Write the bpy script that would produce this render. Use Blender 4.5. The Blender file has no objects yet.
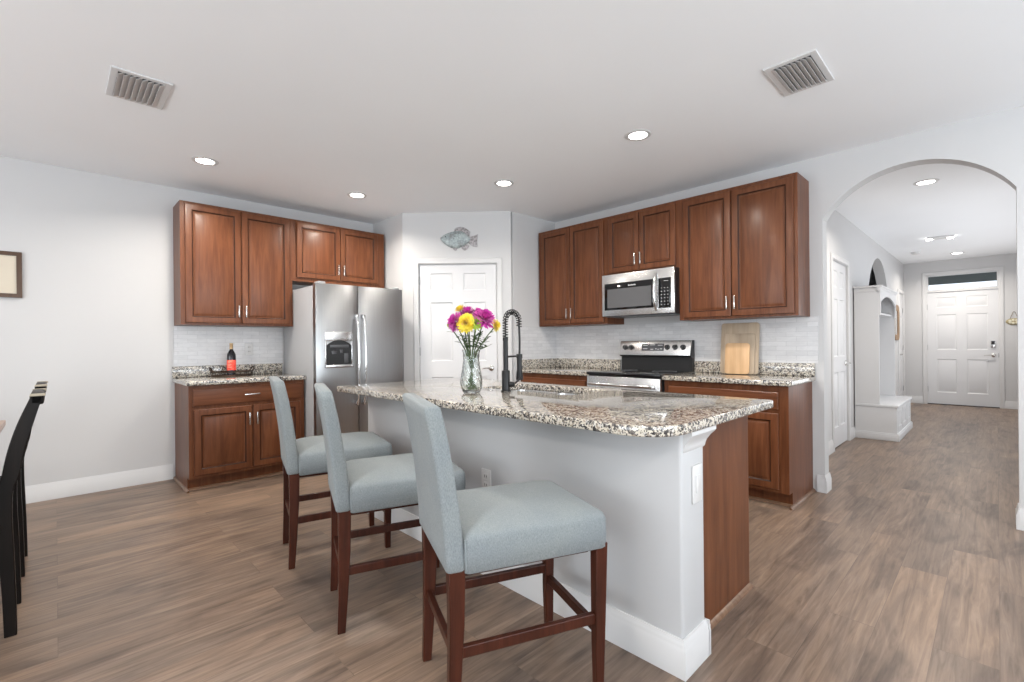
import bpy, bmesh, math, random
from mathutils import Vector, Matrix
random.seed(7)
S = bpy.context.scene
COL = S.collection
R = math.radians

# ------------------------------------------------------------------ camera
cam = bpy.data.cameras.new('camera'); co = bpy.data.objects.new('camera', cam); COL.objects.link(co)
cam.sensor_fit = 'HORIZONTAL'; cam.sensor_width = 36; cam.lens = 470.696 / 1024 * 36
cam.shift_x = 0; cam.shift_y = 2.664 / 1024; cam.clip_start = .05; cam.clip_end = 100
co.matrix_world = Matrix.Translation((0, 0, 1.196)) @ Matrix.Rotation(R(45.856), 4, 'Z') @ Matrix.Rotation(R(90), 4, 'X') @ Matrix.Rotation(R(-.5513), 4, 'Z')
S.camera = co
S.view_settings.view_transform = 'Standard'; S.view_settings.look = 'None'
S.view_settings.exposure = -0.12; S.view_settings.gamma = 1; S.view_settings.use_curve_mapping = False
# ------------------------------------------------------------------ sky
W = bpy.data.worlds.new('world'); S.world = W; W.use_nodes = True
bg = W.node_tree.nodes['Background']; bg.inputs[0].default_value = (.86, .93, 1, 1); bg.inputs[1].default_value = 1.5
# ------------------------------------------------------------------ daylight through the openings behind the viewer, plus an added hall fill
def area(name, loc, target, sx, sy, power, color=(1, 1, 1), shape='RECTANGLE', spread=180):
    l = bpy.data.lights.new(name, 'AREA'); l.shape = shape; l.size = sx; l.size_y = sy; l.energy = power; l.color = color
    l.spread = R(spread)
    o = bpy.data.objects.new(name, l); COL.objects.link(o); o.location = loc
    d = Vector(target) - Vector(loc); o.rotation_euler = d.to_track_quat('-Z', 'Y').to_euler()
    return o
area('patio_daylight', (-1.3, -3.78, 1.15), (-1.3, 0, 5.6), 4.4, 2.0, 180, (.93, .97, 1))
area('side_daylight', (3.18, .9, 1.35), (0, .9, 7.0), 5.0, 1.8, 265, (.87, .945, 1))
area('hall_side_daylight', (.60, 8.3, 1.2), (-1.2, 8.3, 2.6), 4.6, 1.9, 50, (.97, .98, 1))  # unseen fill lamp added to brighten the hall
S.cycles.max_bounces = 14; S.cycles.diffuse_bounces = 8; S.cycles.glossy_bounces = 5; S.cycles.transmission_bounces = 12
S.cycles.sample_clamp_indirect = 6

C = 2.648      # ceiling height
YR = 4.336     # range wall
XL = -5.22     # fridge wall

# ------------------------------------------------------------------ materials
def NN(m): return m.node_tree.nodes, m.node_tree.links
def mat(name, col=(.8, .8, .8), rough=.5, metal=0, coat=0, spec=.5, emit=None, es=0, trans=0, ior=1.45, sheen=0):
    m = bpy.data.materials.new(name); m.use_nodes = True
    b = m.node_tree.nodes['Principled BSDF']
    b.inputs['Base Color'].default_value = (*col, 1); b.inputs['Roughness'].default_value = rough
    b.inputs['Metallic'].default_value = metal; b.inputs['Coat Weight'].default_value = coat
    b.inputs['Specular IOR Level'].default_value = spec; b.inputs['IOR'].default_value = ior
    b.inputs['Transmission Weight'].default_value = trans; b.inputs['Sheen Weight'].default_value = sheen
    if emit: b.inputs['Emission Color'].default_value = (*emit, 1); b.inputs['Emission Strength'].default_value = es
    return m
def texco(m, scale=(1, 1, 1), world=False, rand=False, rot=(0, 0, 0)):
    n, l = NN(m)
    if world: g = n.new('ShaderNodeNewGeometry'); src = g.outputs['Position']
    else: g = n.new('ShaderNodeTexCoord'); src = g.outputs['Object']
    if rand:
        oi = n.new('ShaderNodeObjectInfo'); k = n.new('ShaderNodeVectorMath'); k.operation = 'SCALE'
        cx = n.new('ShaderNodeCombineXYZ')
        for i in range(3): l.new(oi.outputs['Random'], cx.inputs[i])
        l.new(cx.outputs[0], k.inputs[0]); k.inputs['Scale'].default_value = 17.3
        ad = n.new('ShaderNodeVectorMath'); l.new(src, ad.inputs[0]); l.new(k.outputs[0], ad.inputs[1]); src = ad.outputs[0]
    mp = n.new('ShaderNodeMapping'); mp.inputs['Scale'].default_value = scale; mp.inputs['Rotation'].default_value = rot
    l.new(src, mp.inputs['Vector']); return mp.outputs[0]
def noise(m, vec, scale, detail=4, rough=.55, dist=0):
    n, l = NN(m); t = n.new('ShaderNodeTexNoise'); t.inputs['Scale'].default_value = scale; t.inputs['Detail'].default_value = detail
    t.inputs['Roughness'].default_value = rough; t.inputs['Distortion'].default_value = dist
    l.new(vec, t.inputs['Vector']); return t.outputs['Fac']
def ramp(m, fac, stops, interp='LINEAR'):
    n, l = NN(m); r = n.new('ShaderNodeValToRGB'); r.color_ramp.interpolation = interp
    e = r.color_ramp.elements
    while len(e) < len(stops): e.new(.5)
    for k, (p, c) in enumerate(stops): e[k].position = p; e[k].color = (*c, 1)
    l.new(fac, r.inputs[0]); return r.outputs[0]
def mix(m, a, b, fac=.5, mode='MIX'):
    n, l = NN(m); x = n.new('ShaderNodeMix'); x.data_type = 'RGBA'; x.blend_type = mode
    if hasattr(fac, 'is_linked') or not isinstance(fac, (int, float)): l.new(fac, x.inputs[0])
    else: x.inputs[0].default_value = fac
    for s, v in ((6, a), (7, b)):
        if isinstance(v, tuple): x.inputs[s].default_value = (*v, 1)
        else: l.new(v, x.inputs[s])
    return x.outputs[2]
def setc(m, c): m.node_tree.links.new(c, m.node_tree.nodes['Principled BSDF'].inputs['Base Color'])
def bump(m, h, strength=.2, dist=.002):
    n, l = NN(m); b = n.new('ShaderNodeBump'); b.inputs['Strength'].default_value = strength; b.inputs['Distance'].default_value = dist
    l.new(h, b.inputs['Height']); l.new(b.outputs[0], n['Principled BSDF'].inputs['Normal'])

def paint(name, col, rough=.6, sc=180, st=.05):
    m = mat(name, col, rough, spec=.3); v = texco(m, world=True); bump(m, noise(m, v, sc, 2), st, .001)
    setc(m, ramp(m, noise(m, v, .9, 2), [(.3, tuple(c * .985 for c in col)), (.7, tuple(min(1, c * 1.01) for c in col))])); return m
M_wall = paint('wall_paint', (.575, .575, .58))
M_ceil = paint('ceiling_paint', (.875, .895, .92), .8)
M_trim = paint('trim_paint', (.63, .63, .635), .35, 60, .02)
M_door = paint('door_paint', (.66, .665, .68), .35, 60, .02)

def wood(name, dark, mid, light, scale=(14, 14, 1.1), rough=.3, coat=.25, str_=1.0):
    m = mat(name, mid, rough, coat=coat); v = texco(m, scale, rand=True)
    a = noise(m, v, 2.2, 6, .6, .6); c = ramp(m, a, [(.25, dark), (.5, mid), (.75, light)])
    v2 = texco(m, tuple(s * .25 + .6 for s in scale), rand=True); b = noise(m, v2, 1.6, 3)
    c2 = ramp(m, b, [(.3, (.72, .72, .72)), (.7, (1.12, 1.12, 1.12))])
    setc(m, mix(m, c, c2, .8 * str_, 'MULTIPLY'))
    m.node_tree.nodes['Principled BSDF'].inputs['Coat Roughness'].default_value = .2; m.node_tree.nodes['Principled BSDF'].inputs['Specular IOR Level'].default_value = .28
    return m
M_cab = wood('cherry_wood', (.088, .028, .011), (.138, .047, .019), (.190, .070, .030), rough=.38, coat=.12, str_=.7)
M_glaze = mat('dark_cabinet_glaze', (.030, .010, .005), .45, spec=.25)  # shade in the door grooves, painted as a dark colour
M_cabh = wood('cherry_wood_across', (.088, .028, .011), (.138, .047, .019), (.190, .070, .030), scale=(1.1, 14, 14), rough=.38, coat=.12, str_=.7)
M_stool = wood('espresso_wood', (.032, .009, .005), (.056, .015, .008), (.090, .024, .012), rough=.34, coat=.08)
M_black = wood('black_brown_wood', (.003, .002, .002), (.006, .004, .003), (.012, .008, .006), rough=.4, coat=.0)
M_black.node_tree.nodes['Principled BSDF'].inputs['Specular IOR Level'].default_value = .22
M_table = wood('table_wood', (.22, .12, .07), (.34, .20, .12), (.42, .27, .17), scale=(1.1, 14, 14))
M_board = wood('maple_board', (.58, .36, .19), (.66, .42, .23), (.72, .49, .29), rough=.5, coat=0)
M_board2 = wood('bamboo_board', (.42, .33, .235), (.49, .39, .29), (.56, .46, .35), rough=.5, coat=0)
M_frame = wood('walnut_frame', (.05, .022, .010), (.075, .035, .016), (.11, .055, .025))
M_shoe = wood('shoe_molding_wood', (.13, .065, .036), (.19, .105, .062), (.25, .145, .09), scale=(1.1, 14, 14))

def granite():
    m = mat('granite', (.5, .45, .4), .10, spec=.6, coat=.55); n, l = NN(m)
    v = texco(m, world=True)
    vo = n.new('ShaderNodeTexVoronoi'); vo.inputs['Scale'].default_value = 95; l.new(v, vo.inputs['Vector'])
    # cells of differing minerals, shifted by a slower noise
    sp = n.new('ShaderNodeSeparateColor'); l.new(vo.outputs['Color'], sp.inputs[0])
    nz = noise(m, v, 28, 3); ad = n.new('ShaderNodeMath'); ad.operation = 'MULTIPLY_ADD'; l.new(nz, ad.inputs[0]); ad.inputs[1].default_value = 1.1
    l.new(sp.outputs[0], ad.inputs[2])
    a = ramp(m, ad.outputs[0], [(0, (.70, .62, .50)), (.55, (.62, .55, .44)), (.86, (.54, .46, .36)), (1.0, (.38, .34, .29))])
    sc = n.new('ShaderNodeMath'); sc.operation = 'MULTIPLY'; l.new(ad.outputs[0], sc.inputs[0]); sc.inputs[1].default_value = .5
    c = ramp(m, sc.outputs[0], [(0, (.63, .58, .49)), (.36, (.56, .51, .43)), (.47, (.34, .29, .235)), (.55, (.60, .575, .53)), (.63, (.19, .17, .155)), (.70, (.045, .042, .042)), (.80, (.40, .39, .36)), (.85, (.012, .012, .014))], 'CONSTANT')
    vo2 = n.new('ShaderNodeTexVoronoi'); vo2.inputs['Scale'].default_value = 210; l.new(v, vo2.inputs['Vector'])
    s2 = n.new('ShaderNodeSeparateColor'); l.new(vo2.outputs['Color'], s2.inputs[0])
    f = ramp(m, s2.outputs[1], [(0, (0, 0, 0)), (.78, (1, 1, 1))], 'CONSTANT')
    setc(m, mix(m, c, (.075, .07, .068), f))
    return m
M_granite = granite()

def floor_mat():
    m = mat('vinyl_plank', (.3, .2, .15), .36, spec=.45); n, l = NN(m)
    g = n.new('ShaderNodeNewGeometry'); s = n.new('ShaderNodeSeparateXYZ'); l.new(g.outputs['Position'], s.inputs[0])
    cb = n.new('ShaderNodeCombineXYZ'); l.new(s.outputs[1], cb.inputs[0]); l.new(s.outputs[0], cb.inputs[1])
    br = n.new('ShaderNodeTexBrick'); br.offset = .37; br.offset_frequency = 2
    br.inputs['Scale'].default_value = 1; br.inputs['Brick Width'].default_value = 1.22; br.inputs['Row Height'].default_value = .181
    br.inputs['Mortar Size'].default_value = .0012; br.inputs['Mortar Smooth'].default_value = .1
    br.inputs['Color1'].default_value = (0, 0, 0, 1); br.inputs['Color2'].default_value = (1, 1, 1, 1); br.inputs['Mortar'].default_value = (.5, .5, .5, 1)
    l.new(cb.outputs[0], br.inputs['Vector'])
    # per plank offset of the grain
    off = n.new('ShaderNodeVectorMath'); off.operation = 'SCALE'; l.new(br.outputs['Color'], off.inputs[0]); off.inputs['Scale'].default_value = 9.7
    ad = n.new('ShaderNodeVectorMath'); l.new(cb.outputs[0], ad.inputs[0]); l.new(off.outputs[0], ad.inputs[1])
    mp = n.new('ShaderNodeMapping'); mp.inputs['Scale'].default_value = (1.0, 17, 1); l.new(ad.outputs[0], mp.inputs[0])
    mp2 = n.new('ShaderNodeMapping'); mp2.inputs['Scale'].default_value = (1.2, 4.2, 1); l.new(ad.outputs[0], mp2.inputs[0])
    grain = noise(m, mp.outputs[0], 2.2, 8, .62, 1.1); patch = noise(m, mp2.outputs[0], 1.5, 4, .55, .8)
    c = ramp(m, grain, [(.28, (.105, .076, .058)), (.43, (.172, .124, .094)), (.56, (.215, .157, .119)), (.74, (.275, .208, .162))])
    c = mix(m, c, ramp(m, patch, [(.33, (.54, .52, .53)), (.48, (.95, .93, .92)), (.66, (1.20, 1.15, 1.08))]), .85, 'MULTIPLY')
    c = mix(m, c, ramp(m, br.outputs['Color'], [(0, (.86, .87, .89)), (.5, (1, 1, 1)), (1, (1.13, 1.09, 1.05))]), .9, 'MULTIPLY')
    mf = n.new('ShaderNodeMath'); mf.operation = 'MULTIPLY'; l.new(br.outputs['Fac'], mf.inputs[0]); mf.inputs[1].default_value = .45
    c = mix(m, c, (.08, .055, .045), mf.outputs[0])
    setc(m, c)
    bump(m, grain, .12, .002)
    return m
M_floor = floor_mat()

def tile_mat():
    m = mat('white_marble_mosaic', (.8, .8, .8), .25, spec=.5); n, l = NN(m)
    g = n.new('ShaderNodeNewGeometry'); s = n.new('ShaderNodeSeparateXYZ'); l.new(g.outputs['Position'], s.inputs[0])
    a = n.new('ShaderNodeMath'); a.operation = 'ADD'; l.new(s.outputs[0], a.inputs[0]); l.new(s.outputs[1], a.inputs[1])
    cb = n.new('ShaderNodeCombineXYZ'); l.new(a.outputs[0], cb.inputs[0]); l.new(s.outputs[2], cb.inputs[1])
    br = n.new('ShaderNodeTexBrick'); br.offset = .5
    br.inputs['Scale'].default_value = 1; br.inputs['Brick Width'].default_value = .152; br.inputs['Row Height'].default_value = .0385
    br.inputs['Mortar Size'].default_value = .0016; br.inputs['Color1'].default_value = (.60, .60, .61, 1); br.inputs['Color2'].default_value = (.67, .67, .68, 1)
    br.inputs['Mortar'].default_value = (.53, .53, .54, 1); l.new(cb.outputs[0], br.inputs['Vector'])
    nz = noise(m, texco(m, (1, 1, 3), world=True), 9, 5, .6, 1.5)
    setc(m, mix(m, br.outputs['Color'], ramp(m, nz, [(.35, (.93, .93, .94)), (.6, (1.03, 1.03, 1.03))]), .8, 'MULTIPLY'))
    bump(m, br.outputs['Fac'], -.35, .002); return m
M_tile = tile_mat()

def steel(name, col, rough, sc):
    m = mat(name, col, rough, metal=1); v = texco(m, sc); a = noise(m, v, 4, 3)
    setc(m, ramp(m, a, [(.3, tuple(c * .93 for c in col)), (.7, col)])); bump(m, a, .04, .001); return m
M_steel = steel('stainless_steel', (.40, .405, .41), .34, (60, 60, 1))
M_steelh = steel('stainless_steel_brushed_across', (.72, .72, .72), .27, (1, 60, 60))
M_chrome = mat('satin_nickel', (.68, .67, .65), .22, metal=1)
M_bright = mat('bright_steel', (.68, .68, .68), .16, metal=1)
M_greypaint = mat('grey_appliance_enamel', (.40, .405, .415), .4)
M_plastic = mat('black_plastic', (.012, .012, .013), .35)
M_blackm = mat('matte_black_metal', (.010, .010, .011), .38, metal=.2)
M_glassb = mat('black_glass', (.006, .006, .007), .05, spec=.7)
M_greyglass = mat('grey_oven_window', (.11, .11, .115), .15, spec=.6)
M_dispgrey = mat('dark_grey_panel', (.085, .088, .095), .3)
M_mark = mat('light_grey_marks', (.62, .62, .62), .5)
M_white = mat('white_plastic', (.66, .66, .66), .35)
M_slot = mat('dark_slot', (.03, .03, .03), .6)
M_brass = mat('hinge_nickel', (.42, .42, .43), .35, metal=1)
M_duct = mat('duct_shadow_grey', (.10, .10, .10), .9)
M_lamp = mat('lamp_diffuser', (1, 1, 1), .5, emit=(1, .97, .92), es=14)
M_glass = mat('clear_glass', (.93, .97, .96), .02, trans=1, ior=1.45)
M_pane = mat('window_glass', (1, 1, 1), 0.0, trans=1, ior=1.01)
M_water = mat('vase_water', (.93, .98, .93), .0, trans=1, ior=1.33)

def fabric():
    m = mat('blue_grey_linen', (.4, .46, .5), .9, spec=.2, sheen=.12); v = texco(m)
    a = noise(m, texco(m, (420, 420, 160)), 1, 3); b = noise(m, texco(m, (160, 160, 480)), 1, 3); p = noise(m, v, 5, 3)
    c = ramp(m, a, [(.3, (.178, .202, .214)), (.7, (.268, .291, .298))])
    c = mix(m, c, ramp(m, b, [(.3, (.90, .92, .94)), (.7, (1.06, 1.05, 1.03))]), .8, 'MULTIPLY')
    c = mix(m, c, ramp(m, p, [(.35, (.93, .94, .96)), (.65, (1.06, 1.05, 1.02))]), .7, 'MULTIPLY')
    setc(m, c); bump(m, a, .25, .001); return m
M_fabric = fabric()
M_seam = mat('seam_thread', (.26, .29, .30), .9)

# ------------------------------------------------------------------ mesh building
class MB:
    def __init__(s): s.b = bmesh.new(); s.mi = 0
    def _f(s, vs):
        try: f = s.b.faces.new(vs); f.material_index = s.mi; return f
        except ValueError: return None
    def box(s, x0, x1, y0, y1, z0, z1, bev=0, seg=2):
        v = [s.b.verts.new((x, y, z)) for x in (x0, x1) for y in (y0, y1) for z in (z0, z1)]
        fs = [s._f([v[i] for i in q]) for q in ((0, 1, 3, 2), (4, 6, 7, 5), (0, 4, 5, 1), (2, 3, 7, 6), (0, 2, 6, 4), (1, 5, 7, 3))]
        if bev:
            es = list({e for f in fs for e in f.edges})
            bmesh.ops.bevel(s.b, geom=es, offset=bev, segments=seg, affect='EDGES', profile=.5)
        return s
    def prism(s, pts, d0, d1, ax='z', bev=0):
        """outline pts in the plane across axis ax, swept from d0 to d1"""
        def P(a, b, d): return {'z': (a, b, d), 'y': (a, d, b), 'x': (d, a, b)}[ax]
        A = [s.b.verts.new(P(a, b, d0)) for a, b in pts]; B = [s.b.verts.new(P(a, b, d1)) for a, b in pts]
        n = len(pts); fs = [s._f(A[::-1]), s._f(B)]
        for i in range(n): fs.append(s._f([A[i], A[(i + 1) % n], B[(i + 1) % n], B[i]]))
        fs = [f for f in fs if f]
        bmesh.ops.recalc_face_normals(s.b, faces=fs)
        if bev:
            es = [e for f in fs[:2] for e in f.edges]
            bmesh.ops.bevel(s.b, geom=es, offset=bev, segments=2, affect='EDGES', profile=.5)
        return s
    def ringstack(s, rings, cap0=True, cap1=True, closed=False):
        V = [[s.b.verts.new(p) for p in r] for r in rings]; n = len(rings[0]); fs = []
        for a, b in zip(V, V[1:] + ([V[0]] if closed else [])):
            for i in range(n): fs.append(s._f([a[i], a[(i + 1) % n], b[(i + 1) % n], b[i]]))
        if not closed:
            if cap0: fs.append(s._f(V[0][::-1]))
            if cap1: fs.append(s._f(V[-1]))
        bmesh.ops.recalc_face_normals(s.b, faces=[f for f in fs if f]); return s
    def lathe(s, prof, c=(0, 0, 0), seg=24, axis='z', cap=True, sx=1, sy=1):
        rings = []
        for r, h in prof:
            ring = []
            for i in range(seg):
                t = 2 * math.pi * i / seg; a, b = r * math.cos(t) * sx, r * math.sin(t) * sy
                p = {'z': (a, b, h), 'y': (a, h, b), 'x': (h, a, b)}[axis]; ring.append((p[0] + c[0], p[1] + c[1], p[2] + c[2]))
            rings.append(ring)
        return s.ringstack(rings, cap, cap)
    def tube(s, pts, r, seg=10, cap=True, closed=False, flat=1):
        pts = [Vector(p) for p in pts]; n = len(pts); rings = []; up = None
        for i, p in enumerate(pts):
            if closed: t = pts[(i + 1) % n] - pts[i - 1]
            else: t = pts[min(i + 1, n - 1)] - pts[max(i - 1, 0)]
            t.normalize()
            if up is None: up = Vector((0, 0, 1)) if abs(t.z) < .9 else Vector((0, 1, 0))
            a = t.cross(up).normalized(); b = a.cross(t).normalized(); up = b
            rr = r[i] if isinstance(r, (list, tuple)) else r
            rings.append([tuple(p + a * rr * math.cos(2 * math.pi * k / seg) + b * rr * flat * math.sin(2 * math.pi * k / seg)) for k in range(seg)])
        return s.ringstack(rings, cap, cap, closed)
    def rings_rect(s, x0, x1, z0, z1, loops, y, back=None, glaze=None):
        """nested rectangles in the xz plane facing -y; loops=(inset, depth)"""
        prev = None
        if back is not None: loops = [(0, back)] + loops
        for ins, dep in loops:
            q = [(x0 + ins, z0 + ins), (x1 - ins, z0 + ins), (x1 - ins, z1 - ins), (x0 + ins, z1 - ins)]
            cur = [s.b.verts.new((a, y + dep, b)) for a, b in q]
            if prev:
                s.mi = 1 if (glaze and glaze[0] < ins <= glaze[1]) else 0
                for i in range(4): s._f([prev[i], prev[(i + 1) % 4], cur[(i + 1) % 4], cur[i]])
            elif back is not None: s._f(cur[::-1])
            prev = cur
        s.mi = 0; s._f(prev); return s
    def bar(s, p0, p1, w0, w1=None, h0=None, h1=None):
        """tapered square bar from p0 to p1; w along x, h along y (for upright bars)"""
        w1 = w1 or w0; h0 = h0 or w0; h1 = h1 or w1
        r = []
        for p, w, h in ((p0, w0, h0), (p1, w1, h1)):
            r.append([(p[0] + a * w / 2, p[1] + b * h / 2, p[2]) for a, b in ((-1, -1), (1, -1), (1, 1), (-1, 1))])
        return s.ringstack(r)
    def obj(s, name, mats, parent=None, smooth=35, loc=None):
        me = bpy.data.meshes.new(name); s.b.normal_update(); s.b.to_mesh(me); s.b.free()
        for m in (mats if isinstance(mats, (list, tuple)) else [mats]): me.materials.append(m)
        o = bpy.data.objects.new(name, me); COL.objects.link(o); o.parent = parent
        if loc: o.location = loc
        if smooth:
            me.polygons.foreach_set('use_smooth', [True] * len(me.polygons))
            me.set_sharp_from_angle(angle=R(smooth))
        return o
def bevmod(o, w=.003, seg=2):
    m = o.modifiers.new('bevel', 'BEVEL'); m.width = w; m.segments = seg; m.limit_method = 'ANGLE'; m.angle_limit = R(50); return o
def thing(name, label, cat, loc=(0, 0, 0), rz=0, group=None):
    o = bpy.data.objects.new(name, None); COL.objects.link(o); o.location = loc; o.rotation_euler = (0, 0, rz); o.empty_display_size = .1
    return tag(o, label, cat, group)
def tag(o, label, cat, group=None):
    o['label'] = label; o['category'] = cat
    if group: o['group'] = group
    return o
def struct(o): o['kind'] = 'structure'; return o
def children(o): return [c for c in bpy.data.objects if c.parent is o]
def dup(o, loc=None, rz=None, label=None, parent=None):
    kids = children(o); c = o.copy(); COL.objects.link(c); c.parent = parent
    if loc is not None: c.location = loc
    if rz is not None: c.rotation_euler = (0, 0, rz)
    if label: c['label'] = label
    for k in kids: dup(k, parent=c)
    return c

# ================================================================== SETTING
def sbox(name, m, *a, bev=0): return struct(MB().box(*a, bev=bev).obj(name, m))
sbox('floor', M_floor, -5.4, 3.4, -4.0, 11.86, -.1, 0)
sbox('ceiling', M_ceil, -5.4, 3.4, -4.0, 11.86, C, C + .12)
sbox('wall_left', M_wall, XL - .14, XL, -4.0, 4.5, 0, C)
sbox('wall_alcove', M_wall, XL, -4.554, 2.755, 2.855, 0, C)
sbox('wall_pantry_side', M_wall, -3.80, -3.7035, 3.62, YR, 0, C)
# diagonal pantry wall with the door opening
PA = Vector((-4.554, 2.755, 0)); PB = Vector((-3.7035, 3.591, 0)); PANG = math.atan2(PB.y - PA.y, PB.x - PA.x); PLEN = (PB - PA).length
pw = MB()
pw.box(0, .178, 0, .1, 0, C); pw.box(1.032, PLEN, 0, .1, 0, C); pw.box(.178, 1.032, 0, .1, 2.08, C)
o = struct(pw.obj('wall_pantry', M_wall)); o.location = PA; o.rotation_euler = (0, 0, PANG)
# range wall, arched opening to the hall
AX0, AX1, ASP, ATOP = -.949, .092, 2.15, 2.452
def arch_pts(x0, x1, zs, zt, n=28):
    w = (x1 - x0) / 2; r = zt - zs; Rr = (w * w + r * r) / (2 * r); cx, cz = (x0 + x1) / 2, zt - Rr
    a0 = math.asin(w / Rr); return [(cx + Rr * math.sin(-a0 + 2 * a0 * i / n), cz + Rr * math.cos(-a0 + 2 * a0 * i / n)) for i in range(n + 1)]
def arched_wall(mb, x0, x1, z1, ax0, ax1, zs, zt, d0, d1, ax='y', zb=0):
    """wall slab with an arched opening, as strips so that no face is concave"""
    ap = arch_pts(ax0, ax1, zs, zt)
    mb.prism([(x0, zb), (ax0, zb), (ax0, z1), (x0, z1)], d0, d1, ax)
    mb.prism([(ax1, zb), (x1, zb), (x1, z1), (ax1, z1)], d0, d1, ax)
    for (a, b), (c, d) in zip(ap, ap[1:]): mb.prism([(a, b), (c, d), (c, z1), (a, z1)], d0, d1, ax)
    return mb
aw = arched_wall(MB(), -5.4, 3.4, C, AX0, AX1, ASP, ATOP, YR, YR + .125)
bmesh.ops.remove_doubles(aw.b, verts=aw.b.verts, dist=1e-5)
struct(aw.obj('wall_back', M_wall, smooth=0))
# hall
YF = 11.7; HX = -1.24
hw = MB()
hw.box(HX - .13, HX, YR + .125, 6.04, 0, C); hw.box(HX - .13, HX, 6.04, 6.78, 2.084, C); hw.box(HX - .13, HX, 6.78, 8.10, 0, C)
hw.box(HX - .13, HX, 8.10, 9.83, 0, 1.62)
ap = arch_pts(8.10, 9.83, 1.86, 2.43)
hw.prism([(9.83, 0), (10.95, 0), (10.95, C), (9.83, C)], HX - .13, HX, 'x')
for (a, b), (c, d) in zip(ap, ap[1:]): hw.prism([(a, b), (c, d), (c, C), (a, C)], HX - .13, HX, 'x')
hw.box(HX - .13, HX, 10.95, 11.58, 2.06, C); hw.box(HX - .13, HX, 11.58, YF, 0, C)
hw.box(HX - .85, HX - .75, YR + .1, YF, 0, C)
bmesh.ops.remove_doubles(hw.b, verts=hw.b.verts, dist=1e-5)
struct(hw.obj('wall_hall_left', M_wall, smooth=0))
hr = MB(); hr.box(.62, .74, YR + .125, 6.0, 0, C); hr.box(.62, .74, 10.6, YF, 0, C); hr.box(.62, .74, 6.0, 10.6, 2.2, C)  # unseen wall; its opening is added for the hall fill lamp
struct(hr.obj('wall_hall_right', M_wall, smooth=0))
fw = MB()
fw.box(-2.6, -.915, YF, YF + .14, 0, C); fw.box(.03, .8, YF, YF + .14, 0, C); fw.box(-.915, .03, YF, YF + .14, 2.385, C)
struct(fw.obj('wall_far', M_wall, smooth=0))
# the room behind the viewer: openings for daylight
bw = MB(); bw.box(-5.4, -3.5, -4, -3.86, 0, C); bw.box(.9, 3.4, -4, -3.86, 0, C); bw.box(-3.5, .9, -4, -3.86, 2.3, C)
struct(bw.obj('wall_front', M_wall, smooth=0))
rw = MB(); rw.box(3.25, 3.4, -4, -1.7, 0, C); rw.box(3.25, 3.4, 3.5, YR, 0, C); rw.box(3.25, 3.4, -1.7, 3.5, 0, .35); rw.box(3.25, 3.4, -1.7, 3.5, 2.35, C)
struct(rw.obj('wall_right', M_wall, smooth=0))
# porch beyond the front door
sbox('porch_ceiling', mat('porch_soffit', (.055, .07, .068), .8), -3, 2, YF + .16, 14.25, 2.43, 2.55)
sbox('porch_ground', mat('porch_concrete', (.55, .54, .52), .8), -6, 6, YF + .2, 40, -.12, -.02)

BH = .133
def base_profile(th=.015, h=BH): return [(0, 0), (th, 0), (th, h * .70), (th * .72, h * .76), (th * .72, h * .84), (th * .45, h * .90), (th * .32, h), (0, h)]
def molding(name, p0, p1, m=M_trim, prof=None, mb=None):
    """profile swept from p0 to p1 at floor level; it projects to the right hand of the direction of travel"""
    p0 = Vector((*p0, 0)); p1 = Vector((*p1, 0)); d = (p1 - p0).normalized(); nrm = Vector((d.y, -d.x, 0)); prof = prof or base_profile()
    own = mb is None; mb = mb or MB()
    mb.ringstack([[tuple(p + nrm * a + Vector((0, 0, z))) for a, z in prof] for p in (p0, p1)])
    return struct(mb.obj(name, m)) if own else mb
molding('baseboard_left', (XL, -3.8), (XL, .76))
b = MB(); t = .015
molding('', (-1.0, YR), (AX0, YR), mb=b); molding('', (AX0 - .0, YR - t), (AX0, YR + .125 + t), mb=b); molding('', (AX0, YR + .125), (HX, YR + .125), mb=b)
struct(b.obj('baseboard_arch_left', M_trim))
b = MB(); molding('', (AX1, YR + .125 + t), (AX1, YR - t), mb=b); molding('', (AX1, YR), (3.2, YR), mb=b)
struct(b.obj('baseboard_arch_right', M_trim))
b = MB(); molding('', (HX, YR + .125), (HX, 5.975), mb=b); molding('', (HX, 6.845), (HX, 10.9), mb=b)
struct(b.obj('baseboard_hall_left', M_trim))
b = MB(); molding('', (HX, YF), (-.975, YF), mb=b); molding('', (.085, YF), (.62, YF), mb=b)
struct(b.obj('baseboard_far', M_trim))
b = MB(); molding('', (.62, YF), (.62, YR + .125), mb=b); struct(b.obj('baseboard_hall_right', M_trim))

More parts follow.
